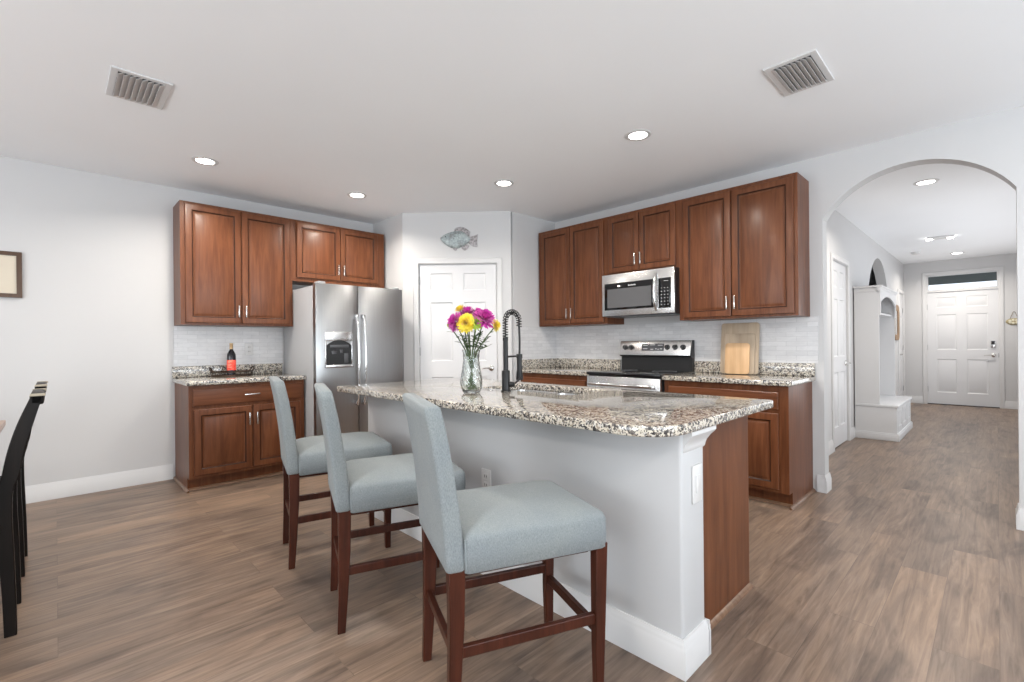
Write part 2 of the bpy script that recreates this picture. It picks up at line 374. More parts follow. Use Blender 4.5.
# door casing: local x across, faces -y
def casing(mb, x0, x1, z1, w=.062, th=.016, z0=0):
    prof = [(0, 0), (.35, 1.0), (.75, .8), (1, .45)]
    def strip(path_in, path_out):
        ins = [(a + (c - a) * f, b + (d - b) * f, -th * g) for f, g in ((0, .55), (.12, 1), (.55, .8), (.8, 1), (1, .55)) for (a, b), (c, d) in [(path_in, path_out)]]
        return [(path_in[0], 0, path_in[1])] + [(x, y, z) for x, z, y in ins] + [(path_out[0], 0, path_out[1])]
    mb.ringstack([strip((x0, z0), (x0 - w, z0)), strip((x0, z1), (x0 - w, z1 + w)), strip((x1, z1), (x1 + w, z1 + w)), strip((x1, z0), (x1 + w, z0))])
    return mb
def six_panel(mb, w, h, th=.035, y=0):
    """six raised panels on a slab; front at y facing -y"""
    k = w / .85
    xs = [0, .118 * k, .365 * k, .485 * k, .732 * k, w]; s = h / 2.07
    zs = [0, .215 * s, .83 * s, 1.005 * s, 1.655 * s, 1.785 * s, 1.975 * s, h]
    for i in range(5):
        for j in range(7):
            if i in (1, 3) and j in (1, 3, 5):
                mb.rings_rect(xs[i], xs[i + 1], zs[j], zs[j + 1], [(0, 0), (.010, .008), (.020, .008), (.040, .001)], y)
            else: mb._f([mb.b.verts.new(p) for p in ((xs[i], y, zs[j]), (xs[i + 1], y, zs[j]), (xs[i + 1], y, zs[j + 1]), (xs[i], y, zs[j + 1]))])
    for q in (((0, y, 0), (0, y, h), (0, y + th, h), (0, y + th, 0)), ((w, y, 0), (w, y + th, 0), (w, y + th, h), (w, y, h)), ((0, y, h), (w, y, h), (w, y + th, h), (0, y + th, h)), ((0, y, 0), (0, y + th, 0), (w, y + th, 0), (w, y, 0)), ((0, y + th, 0), (0, y + th, h), (w, y + th, h), (w, y + th, 0))):
        mb._f([mb.b.verts.new(p) for p in q])
    bmesh.ops.remove_doubles(mb.b, verts=mb.b.verts, dist=1e-5); return mb
def lever(mb, x, z, dirx, y=0, L=.105):
    mb.lathe([(.031, 0), (.031, -.006), (.024, -.012), (.011, -.016), (.011, -.050), (.0001, -.052)], (x, y, z), 20, 'y')
    mb.tube([(x, y - .045, z), (x + dirx * .03, y - .05, z + .004), (x + dirx * L * .7, y - .050, z + .001), (x + dirx * L, y - .045, z - .006)], [.010, .0095, .008, .007], 10, flat=.8)
def interior_door(name, w, h, loc, rz, hinge='l', handle=True, hz=(.28, 1.05, 1.83), lv=(None)):
    o = struct(bpy.data.objects.new(name, None)); COL.objects.link(o); o.location = loc; o.rotation_euler = (0, 0, rz)
    six_panel(MB(), w - .006, h - .012, y=.012).obj('door_leaf', M_door, o, 30, loc=(.003, 0, .01))
    b = MB(); casing(b, -.004, w + .004, h + .004); b.obj('door_casing', M_trim, o, 30)
    b = MB(); b.box(-.004, .0, 0, .1, 0, h + .004); b.box(w, w + .004, 0, .1, 0, h + .004); b.box(0, w, .0, .1, h, h + .004); b.obj('door_jamb', M_trim, o, 0)
    x = .002 if hinge == 'l' else w - .002
    for z in hz: MB().lathe([(.006, -.045), (.006, .045)], (x, .004, z), 10).obj('hinge', M_brass, o)
    if handle:
        b = MB(); s = -1 if hinge == 'l' else 1; lever(b, (w - .065) if hinge == 'l' else .065, .93, s, .012); b.obj('door_handle', M_chrome, o)
    return o
d = PB - PA
u = d.normalized()
interior_door('door_1', .852, 2.075, PA + u * .179, PANG, 'l', hz=(.25, 1.12, 1.90))
interior_door('door_2', .735, 2.08, (HX, 6.042, 0), R(90), 'l', hz=(.28, 1.08, 1.80))
interior_door('door_3', .625, 2.055, (HX, 10.952, 0), R(90), 'r', hz=(.28, 1.05, 1.75))
# front door with a transom
fd = struct(bpy.data.objects.new('door_4', None)); COL.objects.link(fd); fd.location = (-.912, YF, 0)
six_panel(MB(), .930, 2.055, .045, .02).obj('door_leaf', M_door, fd, 30, loc=(.005, 0, .012))
b = MB(); casing(b, 0, .940, 2.385, w=.064); b.obj('door_casing', M_trim, fd, 30)
b = MB(); b.box(0, .005, 0, .13, 0, 2.385); b.box(.935, .94, 0, .13, 0, 2.385); b.box(.005, .935, 0, .13, 2.372, 2.385)
b.box(.005, .935, .0, .10, 2.070, 2.115); b.box(.005, .022, .015, .09, 2.115, 2.372); b.box(.918, .935, .015, .09, 2.115, 2.372)
b.obj('door_frame', M_trim, fd, 0)
MB().box(.022, .918, .05, .056, 2.115, 2.372).obj('transom_glass', M_pane, fd, 0)
MB().box(.0, .94, -.01, .10, 0, .012, bev=.003).obj('threshold', M_slot, fd)
for z in (.28, 1.05, 1.80): MB().lathe([(.007, -.05), (.007, .05)], (.004, .008, z), 10).obj('hinge', M_brass, fd)
b = MB(); b.box(.835, .895, -.008, .02, 1.045, 1.17, bev=.008); k = b.obj('keypad_lock', M_bright, fd)
MB().box(.843, .887, -.012, -.006, 1.10, 1.162, bev=.003).obj('keypad_face', M_plastic, k)
b = MB(); lever(b, .868, .915, -1, .02, .12); b.obj('door_handle', M_chrome, fd)
b = MB(); b.box(.925, .937, -.004, .02, .88, .95, bev=.002); b.obj('strike_plate', M_brass, fd)

# ================================================================== wall tile and stone upstands
def slab(name, label, cat, m, *a, bev=0):
    x0, x1, y0, y1, z0, z1 = a
    return None
tag(MB().box(-3.7035, -3.6955, 3.66, YR - .0085, 1.0165, 1.388).obj('tile_backsplash', M_tile, smooth=0), 'white tile backsplash on the short wall beside the pantry', 'backsplash')
tag(MB().box(-3.7030, -.985, YR - .008, YR - .0002, 1.0165, 1.388).obj('tile_backsplash', M_tile, smooth=0), 'white stacked stone tile backsplash behind the range and cutting boards', 'backsplash')
tag(MB().box(XL, XL + .008, .775, 1.71, 1.0165, 1.386).obj('tile_backsplash', M_tile, smooth=0), 'white tile backsplash behind the wine bottle beside the fridge', 'backsplash')

# ================================================================== cabinets
LOOPS = [(0, .005), (.004, .001), (.010, 0), (.049, 0), (.054, .004), (.058, .009), (.066, .010), (.069, .007), (.086, .002)]
def pull(x, z, y, vertical=True, L=.11):
    b = MB(); h = L / 2
    if vertical:
        b.box(x - .0055, x + .0055, y - .032, y - .024, z - h, z + h, bev=.002)
        for s in (-1, 1): b.box(x - .004, x + .004, y - .026, y, z + s * h * .72 - .004, z + s * h * .72 + .004)
    else:
        b.box(x - h, x + h, y - .032, y - .024, z - .0055, z + .0055, bev=.002)
        for s in (-1, 1): b.box(x + s * h * .72 - .004, x + s * h * .72 + .004, y - .026, y, z - .004, z + .004)
    return b
def cabinet(name, label, loc, rz, w, z0, z1, d, doors, drawers=(), toe=0, group=None, pulls_low=True, shoe=False, cut=None):
    """doors: (x0,x1,z0,z1,handle side); faces local -y"""
    o = thing(name, label, 'cabinet', loc, rz, group)
    f = d - .02
    b = MB()
    if toe:
        b.prism([(0, 0), (-(f - .075), 0), (-(f - .075), toe), (-f, toe), (-f, z1), (0, z1)], 0, w, 'x')
    else: b.box(0, w, -f, 0, z0, z1)
    b.obj('carcass', M_cab, o, 0)
    for (a, c, e, g, side) in doors:
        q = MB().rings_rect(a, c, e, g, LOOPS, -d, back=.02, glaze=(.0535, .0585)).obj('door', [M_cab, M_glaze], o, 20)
        hx = a + .026 if side == 'l' else c - .026
        hz = (e + .11) if not toe else (g - .115)
        pull(hx, hz, -d).obj('handle', M_chrome, q)
    for (a, c, e, g) in drawers:
        q = MB().rings_rect(a, c, e, g, [(0, .005), (.005, .001), (.012, 0)], -d, back=.02).obj('drawer', M_cabh, o, 20)
        pull((a + c) / 2, (e + g) / 2, -d, False, .125).obj('handle', M_chrome, q)
    if shoe:
        for s in shoe:
            b = MB(); pr = [(0, 0), (.018, 0), (.016, .010), (.009, .017), (0, .019)]
            (p0, p1) = s; p0 = Vector((*p0, 0)); p1 = Vector((*p1, 0)); dd = (p1 - p0).normalized(); nn = Vector((dd.y, -dd.x, 0))
            b.ringstack([[tuple(p + nn * a_ + Vector((0, 0, z_))) for a_, z_ in pr] for p in (p0, p1)]); b.obj('shoe_molding', M_shoe, o)
    return o
ZB, ZT = 1.389, 2.471
dz0, dz1 = ZB + .018, ZT - .028
cabinet('wall_cabinet', 'tall cherry wall cabinet against the pantry corner, left of the microwave', (-3.685, YR - .001, 0), 0, .931, ZB, ZT, .33,
        [(.048, .460, dz0, dz1, 'r'), (.470, .898, dz0, dz1, 'l')])
cabinet('wall_cabinet', 'short cherry wall cabinet directly above the microwave', (-2.754, YR - .001, 0), 0, .773, 1.867, ZT, .33,
        [(.030, .371, 1.890, dz1, 'r'), (.378, .745, 1.890, dz1, 'l')])
cabinet('wall_cabinet', 'large cherry wall cabinet over the cutting boards, beside the arch', (-1.981, YR - .001, 0), 0, .941, ZB, ZT, .33,
        [(.045, .452, dz0, dz1, 'r'), (.462, .915, dz0, dz1, 'l')])
cabinet('wall_cabinet', 'tall cherry wall cabinet above the wine bottle', (XL + .001, .7785, 0), R(90), .930, ZB, ZT - .005, .33,
        [(.035, .468, dz0, dz1, 'r'), (.476, .902, dz0, dz1, 'l')])
cabinet('wall_cabinet', 'short cherry wall cabinet above the refrigerator', (XL + .001, 1.7085, 0), R(90), 1.016, 1.848, ZT - .005, .33,
        [(.040, .487, 1.885, dz1, 'r'), (.495, .930, 1.885, dz1, 'l')])
# base cabinets
cabinet('base_cabinet', 'low cherry cabinet with one drawer under the wine bottle', (XL + .001, .7785, 0), R(90), .922, 0, .876, .632,
        [(.035, .468, .130, .675, 'r'), (.478, .885, .130, .675, 'l')], [(.028, .900, .705, .845)], toe=.105,
        shoe=[((0, 0), (0, -.612)), ((-.018, -.612), (.922, -.612))][:1] + [((0, -.537), (.922, -.537))])
cabinet('base_cabinet', 'cherry base cabinet under the cutting boards, beside the arch', (-1.975, YR - .001, 0), 0, .945, 0, .876, .632,
        [(.045, .455, .130, .675, 'r'), (.465, .880, .130, .675, 'l')], [(.045, .880, .705, .828)], toe=.105,
        shoe=[((0, -.537), (.945, -.537)), ((.945, -.612), (.945, 0))])
cabinet('base_cabinet', 'cherry base cabinet between pantry corner and range, mostly behind the island', (-3.700, YR - .001, 0), 0, .945, 0, .876, .632,
        [(.045, .465, .130, .675, 'r'), (.475, .905, .130, .675, 'l')], [(.045, .905, .705, .828)], toe=.105)

def counter(name, label, outline, z0=.876, z1=.914, hole=None, splash=()):
    """stone top; outline is a list of xy points, hole an inner outline"""
    bm = bmesh.new()
    ed = []
    for loop in [outline] + ([hole] if hole else []):
        vs = [bm.verts.new((x, y, z0)) for x, y in loop]
        ed += [bm.edges.new((vs[i], vs[(i + 1) % len(vs)])) for i in range(len(vs))]
    r = bmesh.ops.triangle_fill(bm, use_beauty=True, use_dissolve=False, edges=ed)
    bmesh.ops.recalc_face_normals(bm, faces=bm.faces)
    ex = bmesh.ops.extrude_face_region(bm, geom=list(bm.faces))
    bmesh.ops.translate(bm, vec=(0, 0, z1 - z0), verts=[v for v in ex['geom'] if isinstance(v, bmesh.types.BMVert)])
    bmesh.ops.recalc_face_normals(bm, faces=bm.faces)
    rim = [e for e in bm.edges if e.is_manifold and abs(e.calc_face_angle(0)) > .6 and abs(e.verts[0].co.z - e.verts[1].co.z) < 1e-6]
    bmesh.ops.bevel(bm, geom=rim, offset=.007, segments=3, affect='EDGES', profile=.5)
    o = thing(name, label, 'countertop', (0, 0, 0))
    m = MB(); m.b.free(); m.b = bm; m.obj('slab', M_granite, o, 40)
    for s in splash: MB().box(*s, bev=.003).obj('upstand', M_granite, o)
    return o
def rrect(x0, x1, y0, y1, r, n=8):
    """r: radii at (x0,y0),(x1,y0),(x1,y1),(x0,y1)"""
    if not isinstance(r, (tuple, list)): r = (r,) * 4
    out = []
    for (cx, cy, a0), q in zip(((x0, y0, 180), (x1, y0, 270), (x1, y1, 0), (x0, y1, 90)), r):
        sx = 1 if cx == x0 else -1; sy = 1 if cy == y0 else -1
        if q < 1e-4: out.append((cx, cy)); continue
        for i in range(n + 1):
            a = R(a0 + 90 * i / n); out.append((cx + sx * q + q * math.cos(a), cy + sy * q + q * math.sin(a)))
    return out
sp = .02
counter('granite_countertop', 'speckled granite countertop in the corner left of the range', [(-3.702, YR - .65), (-2.752, YR - .65), (-2.752, YR - .002), (-3.702, YR - .002)],
        splash=[(-3.701, -2.80, YR - sp - .001, YR - .001, .914, 1.016), (-3.702, -3.682, YR - .65, YR - sp, .914, 1.016)])
counter('granite_countertop', 'speckled granite countertop under the cutting boards', rrect(-1.978, -1.0055, YR - .65, YR - .002, (0, .03, 0, 0)),
        splash=[(-1.985, -1.0055, YR - sp - .001, YR - .001, .914, 1.016)])
counter('granite_countertop', 'small granite countertop under the wine bottle, beside the fridge', rrect(XL + .002, XL + .65, .7585, 1.703, (0, .03, 0, 0)),
        splash=[(XL + .001, XL + sp + .001, .7585, 1.703, .914, 1.016)])

# ================================================================== island
IX0, IX1, IY0, IY1 = -3.19, -.747, 1.394, 2.479
SK = (-2.33, -1.62, 1.985, 2.36)
isl = thing('kitchen_island', 'kitchen island with white half wall and cherry cabinets', 'island', (0, 0, 0))
WX0, WX1, WY0, WY1 = -3.14, -.787, 1.60, 1.785
MB().box(WX0, WX1, WY0, WY1, 0, .875, bev=.012, seg=3).obj('half_wall', paint('island_paint', (.52, .525, .535), .5), isl)
b = MB(); prof = base_profile(.016, .135)
path = [(WX0, WY1), (WX0, WY0), (WX1, WY0), (WX1, WY1)]
nr = [(-1, 0), (-1, -1), (1, -1), (1, 0)]
b.ringstack([[(p[0] + n[0] * a, p[1] + n[1] * a, z) for a, z in prof] for p, n in zip(path, nr)]); 
b.ringstack([[(WX1 - .05, WY1 + a - .004, z) for a, z in prof], [(WX1 + .016, WY1 + a - .004, z) for a, z in prof]])
b.obj('baseboard', M_trim, isl, 30)
# cove crown on the post end
b = MB(); cr = [(0, .795), (.004, .80), (.006, .812), (.010, .825), (.020, .842), (.032, .856), (.036, .862), (.036, .8755), (0, .8755)]
b.ringstack([[(WX1 + a - .001, WY0 + .012, z) for a, z in cr], [(WX1 + a - .001, WY1 + a * .9, z) for a, z in cr], [(WX1 - .05, WY1 + a * .9, z) for a, z in cr]], False, True)
b._f([b.b.verts.new((WX1 + a - .001, WY0 + .012, z)) for a, z in cr])
b.obj('crown_molding', M_trim, isl, 30)
b = MB(); b.box(-3.12, -2.37, WY1, 2.40, .105, .874); b.box(-1.58, -.858, WY1, 2.40, .105, .874); b.box(-2.37, -1.58, WY1, 2.40, .105, .66); b.box(-2.37, -1.58, WY1, 1.955, .66, .874); b.box(-2.37, -1.58, 2.385, 2.40, .66, .874); b.box(-3.12, -.858, WY1, 2.34, 0, .106); b.box(-.868, -.850, WY1, 2.425, 0, .875); b.obj('cabinet_body', M_cab, isl, 0)
for k, (a, c) in enumerate(((-3.08, -2.68), (-2.66, -2.26), (-2.24, -1.84), (-1.82, -1.42), (-1.40, -.90))):
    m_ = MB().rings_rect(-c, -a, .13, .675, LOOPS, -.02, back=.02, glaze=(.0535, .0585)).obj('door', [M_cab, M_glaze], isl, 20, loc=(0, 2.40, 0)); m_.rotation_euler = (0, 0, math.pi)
    pull(-c + .026 if k % 2 else -a - .026, .56, -.02).obj('handle', M_chrome, m_)
    m_ = MB().rings_rect(-c, -a, .705, .845, [(0, .005), (.005, .001), (.012, 0)], -.02, back=.02).obj('drawer', M_cabh, isl, 20, loc=(0, 2.40, 0)); m_.rotation_euler = (0, 0, math.pi)
b = MB(); b.ringstack([[(-.850 + a, y, z) for a, z in [(0, 0), (.018, 0), (.016, .010), (.009, .017), (0, .019)]] for y in (WY1 + .01, 2.425)]); b.obj('shoe_molding', M_shoe, isl)
counter('granite_countertop', 'long speckled granite island countertop holding the vase and faucet', rrect(IX0, IX1, IY0, IY1, (.02, .17, .02, .02), 12), hole=rrect(SK[0], SK[1], SK[2], SK[3], .03, 5))
# sink
b = MB(); x0, x1, y0, y1 = SK; zt = .8755
def bowl(b, x0, x1, y0, y1):
    q = lambda i, z: [(x, y, z) for x, y in rrect(x0 + i, x1 - i, y0 + i, y1 - i, .035, 5)]
    b.ringstack([q(-.012, zt), q(-.001, zt), q(.001, zt - .01), q(.006, .72), q(.03, .69)], False, True)
    b.lathe([(.04, .6905), (.038, .694), (.0001, .692)], ((x0 + x1) / 2, (y0 + y1) / 2, 0), 20)
bowl(b, x0 + .006, (x0 + x1) / 2 - .012, y0 + .006, y1 - .006); bowl(b, (x0 + x1) / 2 + .012, x1 - .006, y0 + .006, y1 - .006)
so = tag(b.obj('kitchen_sink', M_steelh), 'double bowl stainless sink set into the island countertop', 'sink')

# outlets and switches
def plate(name, label, loc, rz, kind='outlet', w=.072, h=.117, cat=None):
    o = thing(name, label, cat or ('outlet' if kind == 'outlet' else 'switch'), loc, rz)
    MB().box(-w / 2, w / 2, -.006, 0, -h / 2, h / 2, bev=.002).obj('cover_plate', M_white, o)
    if kind == 'outlet':
        for s in (-1, 1):
            q = MB().box(-.017, .017, -.008, -.005, s * .022 - .015, s * .022 + .015, bev=.003).obj('socket', M_white, o)
            b = MB(); b.box(-.009, -.006, -.0088, -.007, s * .022 - .006, s * .022 + .007); b.box(.006, .009, -.0088, -.007, s * .022 - .005, s * .022 + .006); b.obj('slot', M_slot, q, 0)
    else:
        MB().box(-.017, .017, -.010, -.005, -.034, .034, bev=.003).obj('rocker', M_white, o)
    return o
plate('wall_outlet', 'white outlet on the island wall behind the nearest stool', (-1.845, WY0 - .0005, .49), 0)
plate('wall_switch', 'white switch plate on the end of the island', (WX1 + .0005, 1.715, .668), R(90), 'switch', h=.14, w=.075)
plate('wall_outlet', 'white outlet in the tile to the right of the wine bottle', (XL + .0085, 1.39, 1.165), R(90))

# ================================================================== refrigerator  (local: x along wall, faces -y)
fr = thing('refrigerator', 'stainless side-by-side refrigerator with water dispenser', 'refrigerator', (XL, 1.716, 0), R(90))
FW = .906
MB().box(0, FW, -.80, -.03, .03, 1.755, bev=.006).obj('cabinet_shell', M_greypaint, fr)
MB().box(.02, FW - .02, -.79, -.10, 0, .031).obj('base_grille', M_plastic, fr)
def fdoor(x0, x1, cut=None):
    n = 14; bow = .018
    def fy(x): t = (x - x0) / (x1 - x0); return -.868 - bow * (1 - (2 * t - 1) ** 2) ** .6 if 0 < t < 1 else -.868
    outline = [(x0, -.806)] + [(x0 + (x1 - x0) * i / n, fy(x0 + (x1 - x0) * i / n)) for i in range(n + 1)] + [(x1, -.806)]
    return outline
def dooro(x0, x1):
    b = MB()
    o = fdoor(x0, x1); b.prism(o, .065, 1.772, 'z', bev=.004); return b
dl = dooro(0, .408).obj('freezer_door', M_steel, fr, 40)
dr = dooro(.416, FW).obj('fridge_door', M_steel, fr, 40)
for x in (.03, FW - .10): MB().box(x, x + .07, -.86, -.76, 1.765, 1.795, bev=.008).obj('hinge_cover', M_greypaint, fr)
def fhandle(x, parent):
    pts = []
    for i in range(17):
        t = i / 16; z = .62 + .87 * t; pts.append((x, -.905 - .050 * math.sin(math.pi * t) ** .55 - .0, z))
    b = MB(); b.tube(pts, [.0125] * 17, 12, flat=1.25)
    for z in (.635, 1.475): b.box(x - .014, x + .014, -.925, -.872, z - .02, z + .02, bev=.004)
    return b.obj('handle', M_bright, parent)
fhandle(.377, dl); fhandle(.447, dr)
# dispenser: raised bezel with an arched recess
dx0, dx1, dzb, dzt = .075, .345, .985, 1.325; ym = -.893
b = MB(); b.box(dx0, dx1, ym, -.872, 1.235, dzt, bev=.004)
b.box(dx0, dx0 + .014, ym, -.872, dzb, 1.24, bev=.003); b.box(dx1 - .014, dx1, ym, -.872, dzb, 1.24, bev=.003)
disp = b.obj('dispenser', M_steelh, dl)
b = MB(); n = 12; cx = (dx0 + dx1) / 2
top = [(cx - .121 + .242 * i / n, 1.195 + .052 * math.sin(math.pi * i / n) ** .8) for i in range(n + 1)]
b.prism([(dx0 + .014, dzb + .03)] + [(dx1 - .014, dzb + .03)] + top[::-1], -.8945, -.876, 'y'); b.obj('dispenser_recess', M_glassb, disp, 0)
b = MB()
for (x, z, w, h) in ((cx - .055, 1.13, .05, .03), (cx + .015, 1.14, .03, .03)): MB().lathe([(w / 2, z + h / 2), (w / 2.4, z - h / 2)], (x, -.900, 0), 12, sy=.3).obj('nozzle', M_dispgrey, disp)
b.b.free(); MB().box(cx + .045, cx + .085, -.903, -.893, 1.03, 1.12, bev=.003).obj('dispenser_paddle', M_dispgrey, disp); MB().box(cx - .09, cx + .09, -.900, -.894, 1.175, 1.20, bev=.002).obj('dispenser_display', M_dispgrey, disp)
MB().box(dx0, dx1, -.915, -.872, dzb, dzb + .03, bev=.005).obj('drip_tray', M_steelh, disp)

# ================================================================== microwave (faces -y)
mw = thing('microwave', 'stainless over-the-range microwave above the range', 'microwave', (-2.750, YR - .001, 1.455), 0)
MW, MH = .766, .411
MB().box(.003, MW + .002, -.385, 0, .0, MH - .002).obj('housing', M_plastic, mw, 0)
md = MB().box(0, MW, -.402, -.384, .002, MH, bev=.004).obj('front_panel', M_steelh, mw)
MB().box(.030, .575, -.4045, -.401, .060, .322, bev=.001).obj('door_glass', M_glassb, md)
MB().box(.065, .540, -.4055, -.404, .082, .265).obj('window', M_greyglass, md, 0)
MB().box(.612, .735, -.4045, -.401, .050, .322, bev=.001).obj('control_panel', M_glassb, md)
for r_ in range(6):
    for c_ in range(3): MB().box(.640 + c_ * .030, .648 + c_ * .030, -.4055, -.4044, .078 + r_ * .030, .083 + r_ * .030).obj('key', M_mark, md, 0)
MB().box(.665, .71, -.4055, -.4044, .292, .295).obj('clock_display', M_mark, md, 0)
b = MB()
for i in range(8): b.box(.300 + i * .0105, .307 + i * .0105, -.4055, -.4044, .283, .283 + (.010 if i % 3 else .014))
b.obj('wordmark', M_mark, md, 0)
pts = [(.592, -.405 - .045 * math.sin(math.pi * i / 14) ** .6, .035 + .335 * i / 14) for i in range(15)]
b = MB(); b.tube(pts, .012, 12, flat=1.0)
for z in (.045, .36): b.box(.582, .602, -.415, -.400, z - .012, z + .012, bev=.003)
b.obj('handle', M_bright, md)
b = MB(); b.box(.03, .73, -.37, -.06, -.006, .001); b.obj('bottom_vent', M_dispgrey, mw, 0)

# ================================================================== range (faces -y)
rg = thing('electric_range', 'freestanding stainless electric range with black glass cooktop', 'range', (-2.746, YR - .014, 0), 0)
RW = .762
MB().box(0, RW, -.625, -.02, .0, .895).obj('body', M_plastic, rg, 0)
MB().box(-.001, RW + .001, -.668, -.055, .895, .922, bev=.005).obj('cooktop', M_glassb, rg)
for (x, y, r) in ((.19, -.50, .11), (.57, -.50, .08), (.19, -.22, .08), (.57, -.22, .11)): MB().tube([(x + r * math.cos(t * math.pi / 18), y + r * math.sin(t * math.pi / 18), .9223) for t in range(36)], .0012, 4, closed=True).obj('burner_ring', M_dispgrey, rg)
bk = MB().prism([(-.055, .915), (-.012, .915), (-.004, 1.213), (-.058, 1.213), (-.088, 1.075), (-.078, 1.055), (-.050, 1.050)], -.002, RW + .002, 'x').obj('control_housing', M_plastic, rg, 0)
pa = math.atan2(.030, .138)
cp = MB().box(.0, RW, -.010, .0, 0, .148, bev=.004).obj('control_panel', M_steelh, bk, loc=(0, -.090, 1.066)); cp.rotation_euler = (-pa, 0, 0)
MB().box(.255, .495, -.013, -.0095, .045, .118, bev=.002).obj('display', M_dispgrey, cp)
for (x, z, w) in ((.27, .095, .05), (.345, .10, .055), (.43, .095, .05), (.27, .062, .05), (.355, .055, .03), (.405, .06, .015), (.43, .055, .015), (.455, .06, .025)): MB().box(x, x + w, -.0142, -.0128, z, z + .009).obj('display_mark', M_mark, cp, 0)
for x in (.065, .135, .53, .61, .69):
    k = MB().lathe([(.026, -.008), (.026, -.012), (.021, -.014), (.019, -.034), (.0001, -.035)], (x, 0, .080), 20, 'y').obj('knob', M_plastic, cp)
    MB().box(x - .003, x + .003, -.040, -.034, .062, .098, bev=.001).obj('pointer', M_dispgrey, k)
MB().box(.0, RW, -.66, -.625, .20, .885, bev=.006).obj('oven_door', M_steelh, rg)
od = [c for c in children(rg) if c.name.startswith('oven_door')][0]
MB().box(.09, RW - .09, -.6625, -.659, .33, .70, bev=.001).obj('window', M_glassb, od)
b = MB(); b.tube([(.05, -.705, .815), (.2, -.712, .815), (RW / 2, -.714, .815), (RW - .2, -.712, .815), (RW - .05, -.705, .815)], .013, 12)
for x in (.06, RW - .06): b.box(x - .012, x + .012, -.705, -.655, .803, .827, bev=.003)
b.obj('handle', M_bright, od)
MB().box(.0, RW, -.655, -.625, .03, .19, bev=.006).obj('storage_drawer', M_steelh, rg)

# ================================================================== counter stools (local +y is forward)
def stool():
    o = thing('counter_stool', '', 'stool', (0, 0, 0))
    # seat cushion: crowned slab as a lofted grid
    b = MB(); x0, x1, y0, y1 = -.227, .227, -.222, .290; rings = []
    def ring(z, i, r): return [(x, y, z) for x, y in rrect(x0 + i, x1 - i, y0 + i, y1 - i, (.012, r, r, .012) if False else (.015, .015, r, r), 6)]
    rings = [ring(.498, .006, .03), ring(.503, .0, .035), ring(.560, -.002, .04), ring(.597, .0, .04), ring(.609, .005, .042), ring(.617, .016, .045), ring(.628, .045, .05), ring(.640, .09, .05), ring(.646, .15, .05)]
    b.ringstack(rings); b.obj('seat', M_fabric, o, 60)
    # upholstered back
    prof = [(.515, -.247), (.55, -.249), (.62, -.254), (.70, -.262), (.80, -.275), (.90, -.291), (.97, -.305), (1.005, -.313)]
    rings = []
    for k, (z, y) in enumerate(prof):
        hx = .224 - .008 * (k / 7); th = .030 - .004 * (k / 7)
        rings.append([(a, c, z) for a, c in rrect(-hx, hx, y - th, y + th, .012, 3)])
    z, y = 1.013, -.315; rings.append([(a, c, z) for a, c in rrect(-.208, .208, y - .018, y + .018, .010, 3)])
    zb_, yb_ = .508, -.247; rings.insert(0, [(a, c, zb_) for a, c in rrect(-.218, .218, yb_ - .024, yb_ + .024, .01, 3)])
    bk = MB().ringstack(rings).obj('backrest', M_fabric, o, 60)
    b = MB()
    for s in (-1, 1): b.tube([(s * .2255, -.2175, .515), (s * .2265, -.2185, .57), (s * .2245, -.2205, .605)], .0016, 6)
    b.obj('seam', M_seam, bk)
    # apron and legs
    b = MB(); b.box(-.190, .190, .205, .225, .480, .515); b.box(-.190, .190, -.225, -.205, .480, .515); b.box(-.190, -.172, -.22, .22, .480, .515); b.box(.172, .190, -.22, .22, .480, .515)
    b.obj('apron', M_stool, o, 0)
    for sx in (-1, 1):
        b = MB(); b.ringstack([[(sx * cx_ + a * w / 2, cy_ + c * h / 2, z) for a, c in ((-1, -1), (1, -1), (1, 1), (-1, 1))] for z, cx_, cy_, w, h in ((0, .194, .258, .028, .030), (.15, .196, .258, .034, .036), (.515, .200, .262, .044, .044))])
        bevmod(b.obj('leg', M_stool, o, 30), .003)
        b = MB(); b.ringstack([[(sx * cx_ + a * w / 2, cy_ + c * h / 2, z) for a, c in ((-1, -1), (1, -1), (1, 1), (-1, 1))] for z, cx_, cy_, w, h in ((0, .190, -.258, .028, .032), (.15, .192, -.250, .034, .038), (.35, .195, -.243, .040, .046), (.520, .197, -.243, .044, .052))])
        bevmod(b.obj('leg', M_stool, o, 30), .003)
        bevmod(MB().box(sx * .195 - .010, sx * .195 + .010, -.24, .25, .236, .272).obj('stretcher', M_stool, o, 0), .003)
    bevmod(MB().box(-.19, .19, .248, .270, .192, .226).obj('stretcher', M_stool, o, 0), .003)
    bevmod(MB().box(-.19, .19, -.258, -.238, .236, .268).obj('stretcher', M_stool, o, 0), .003)
    return o
s0 = stool()
s0['group'] = 'counter stools along the island'
s0.location = (-1.243, 1.171, 0); s0.rotation_euler = (0, 0, R(-22.5)); s0['label'] = 'blue-grey upholstered counter stool with dark wooden legs, nearest the island end with the switch plate'
dup(s0, (-2.006, 1.153, 0), R(-19), 'blue-grey upholstered counter stool with dark wooden legs, between the two other stools')
dup(s0, (-2.770, 1.200, 0), R(-14), 'blue-grey upholstered counter stool with dark wooden legs, closest to the refrigerator')

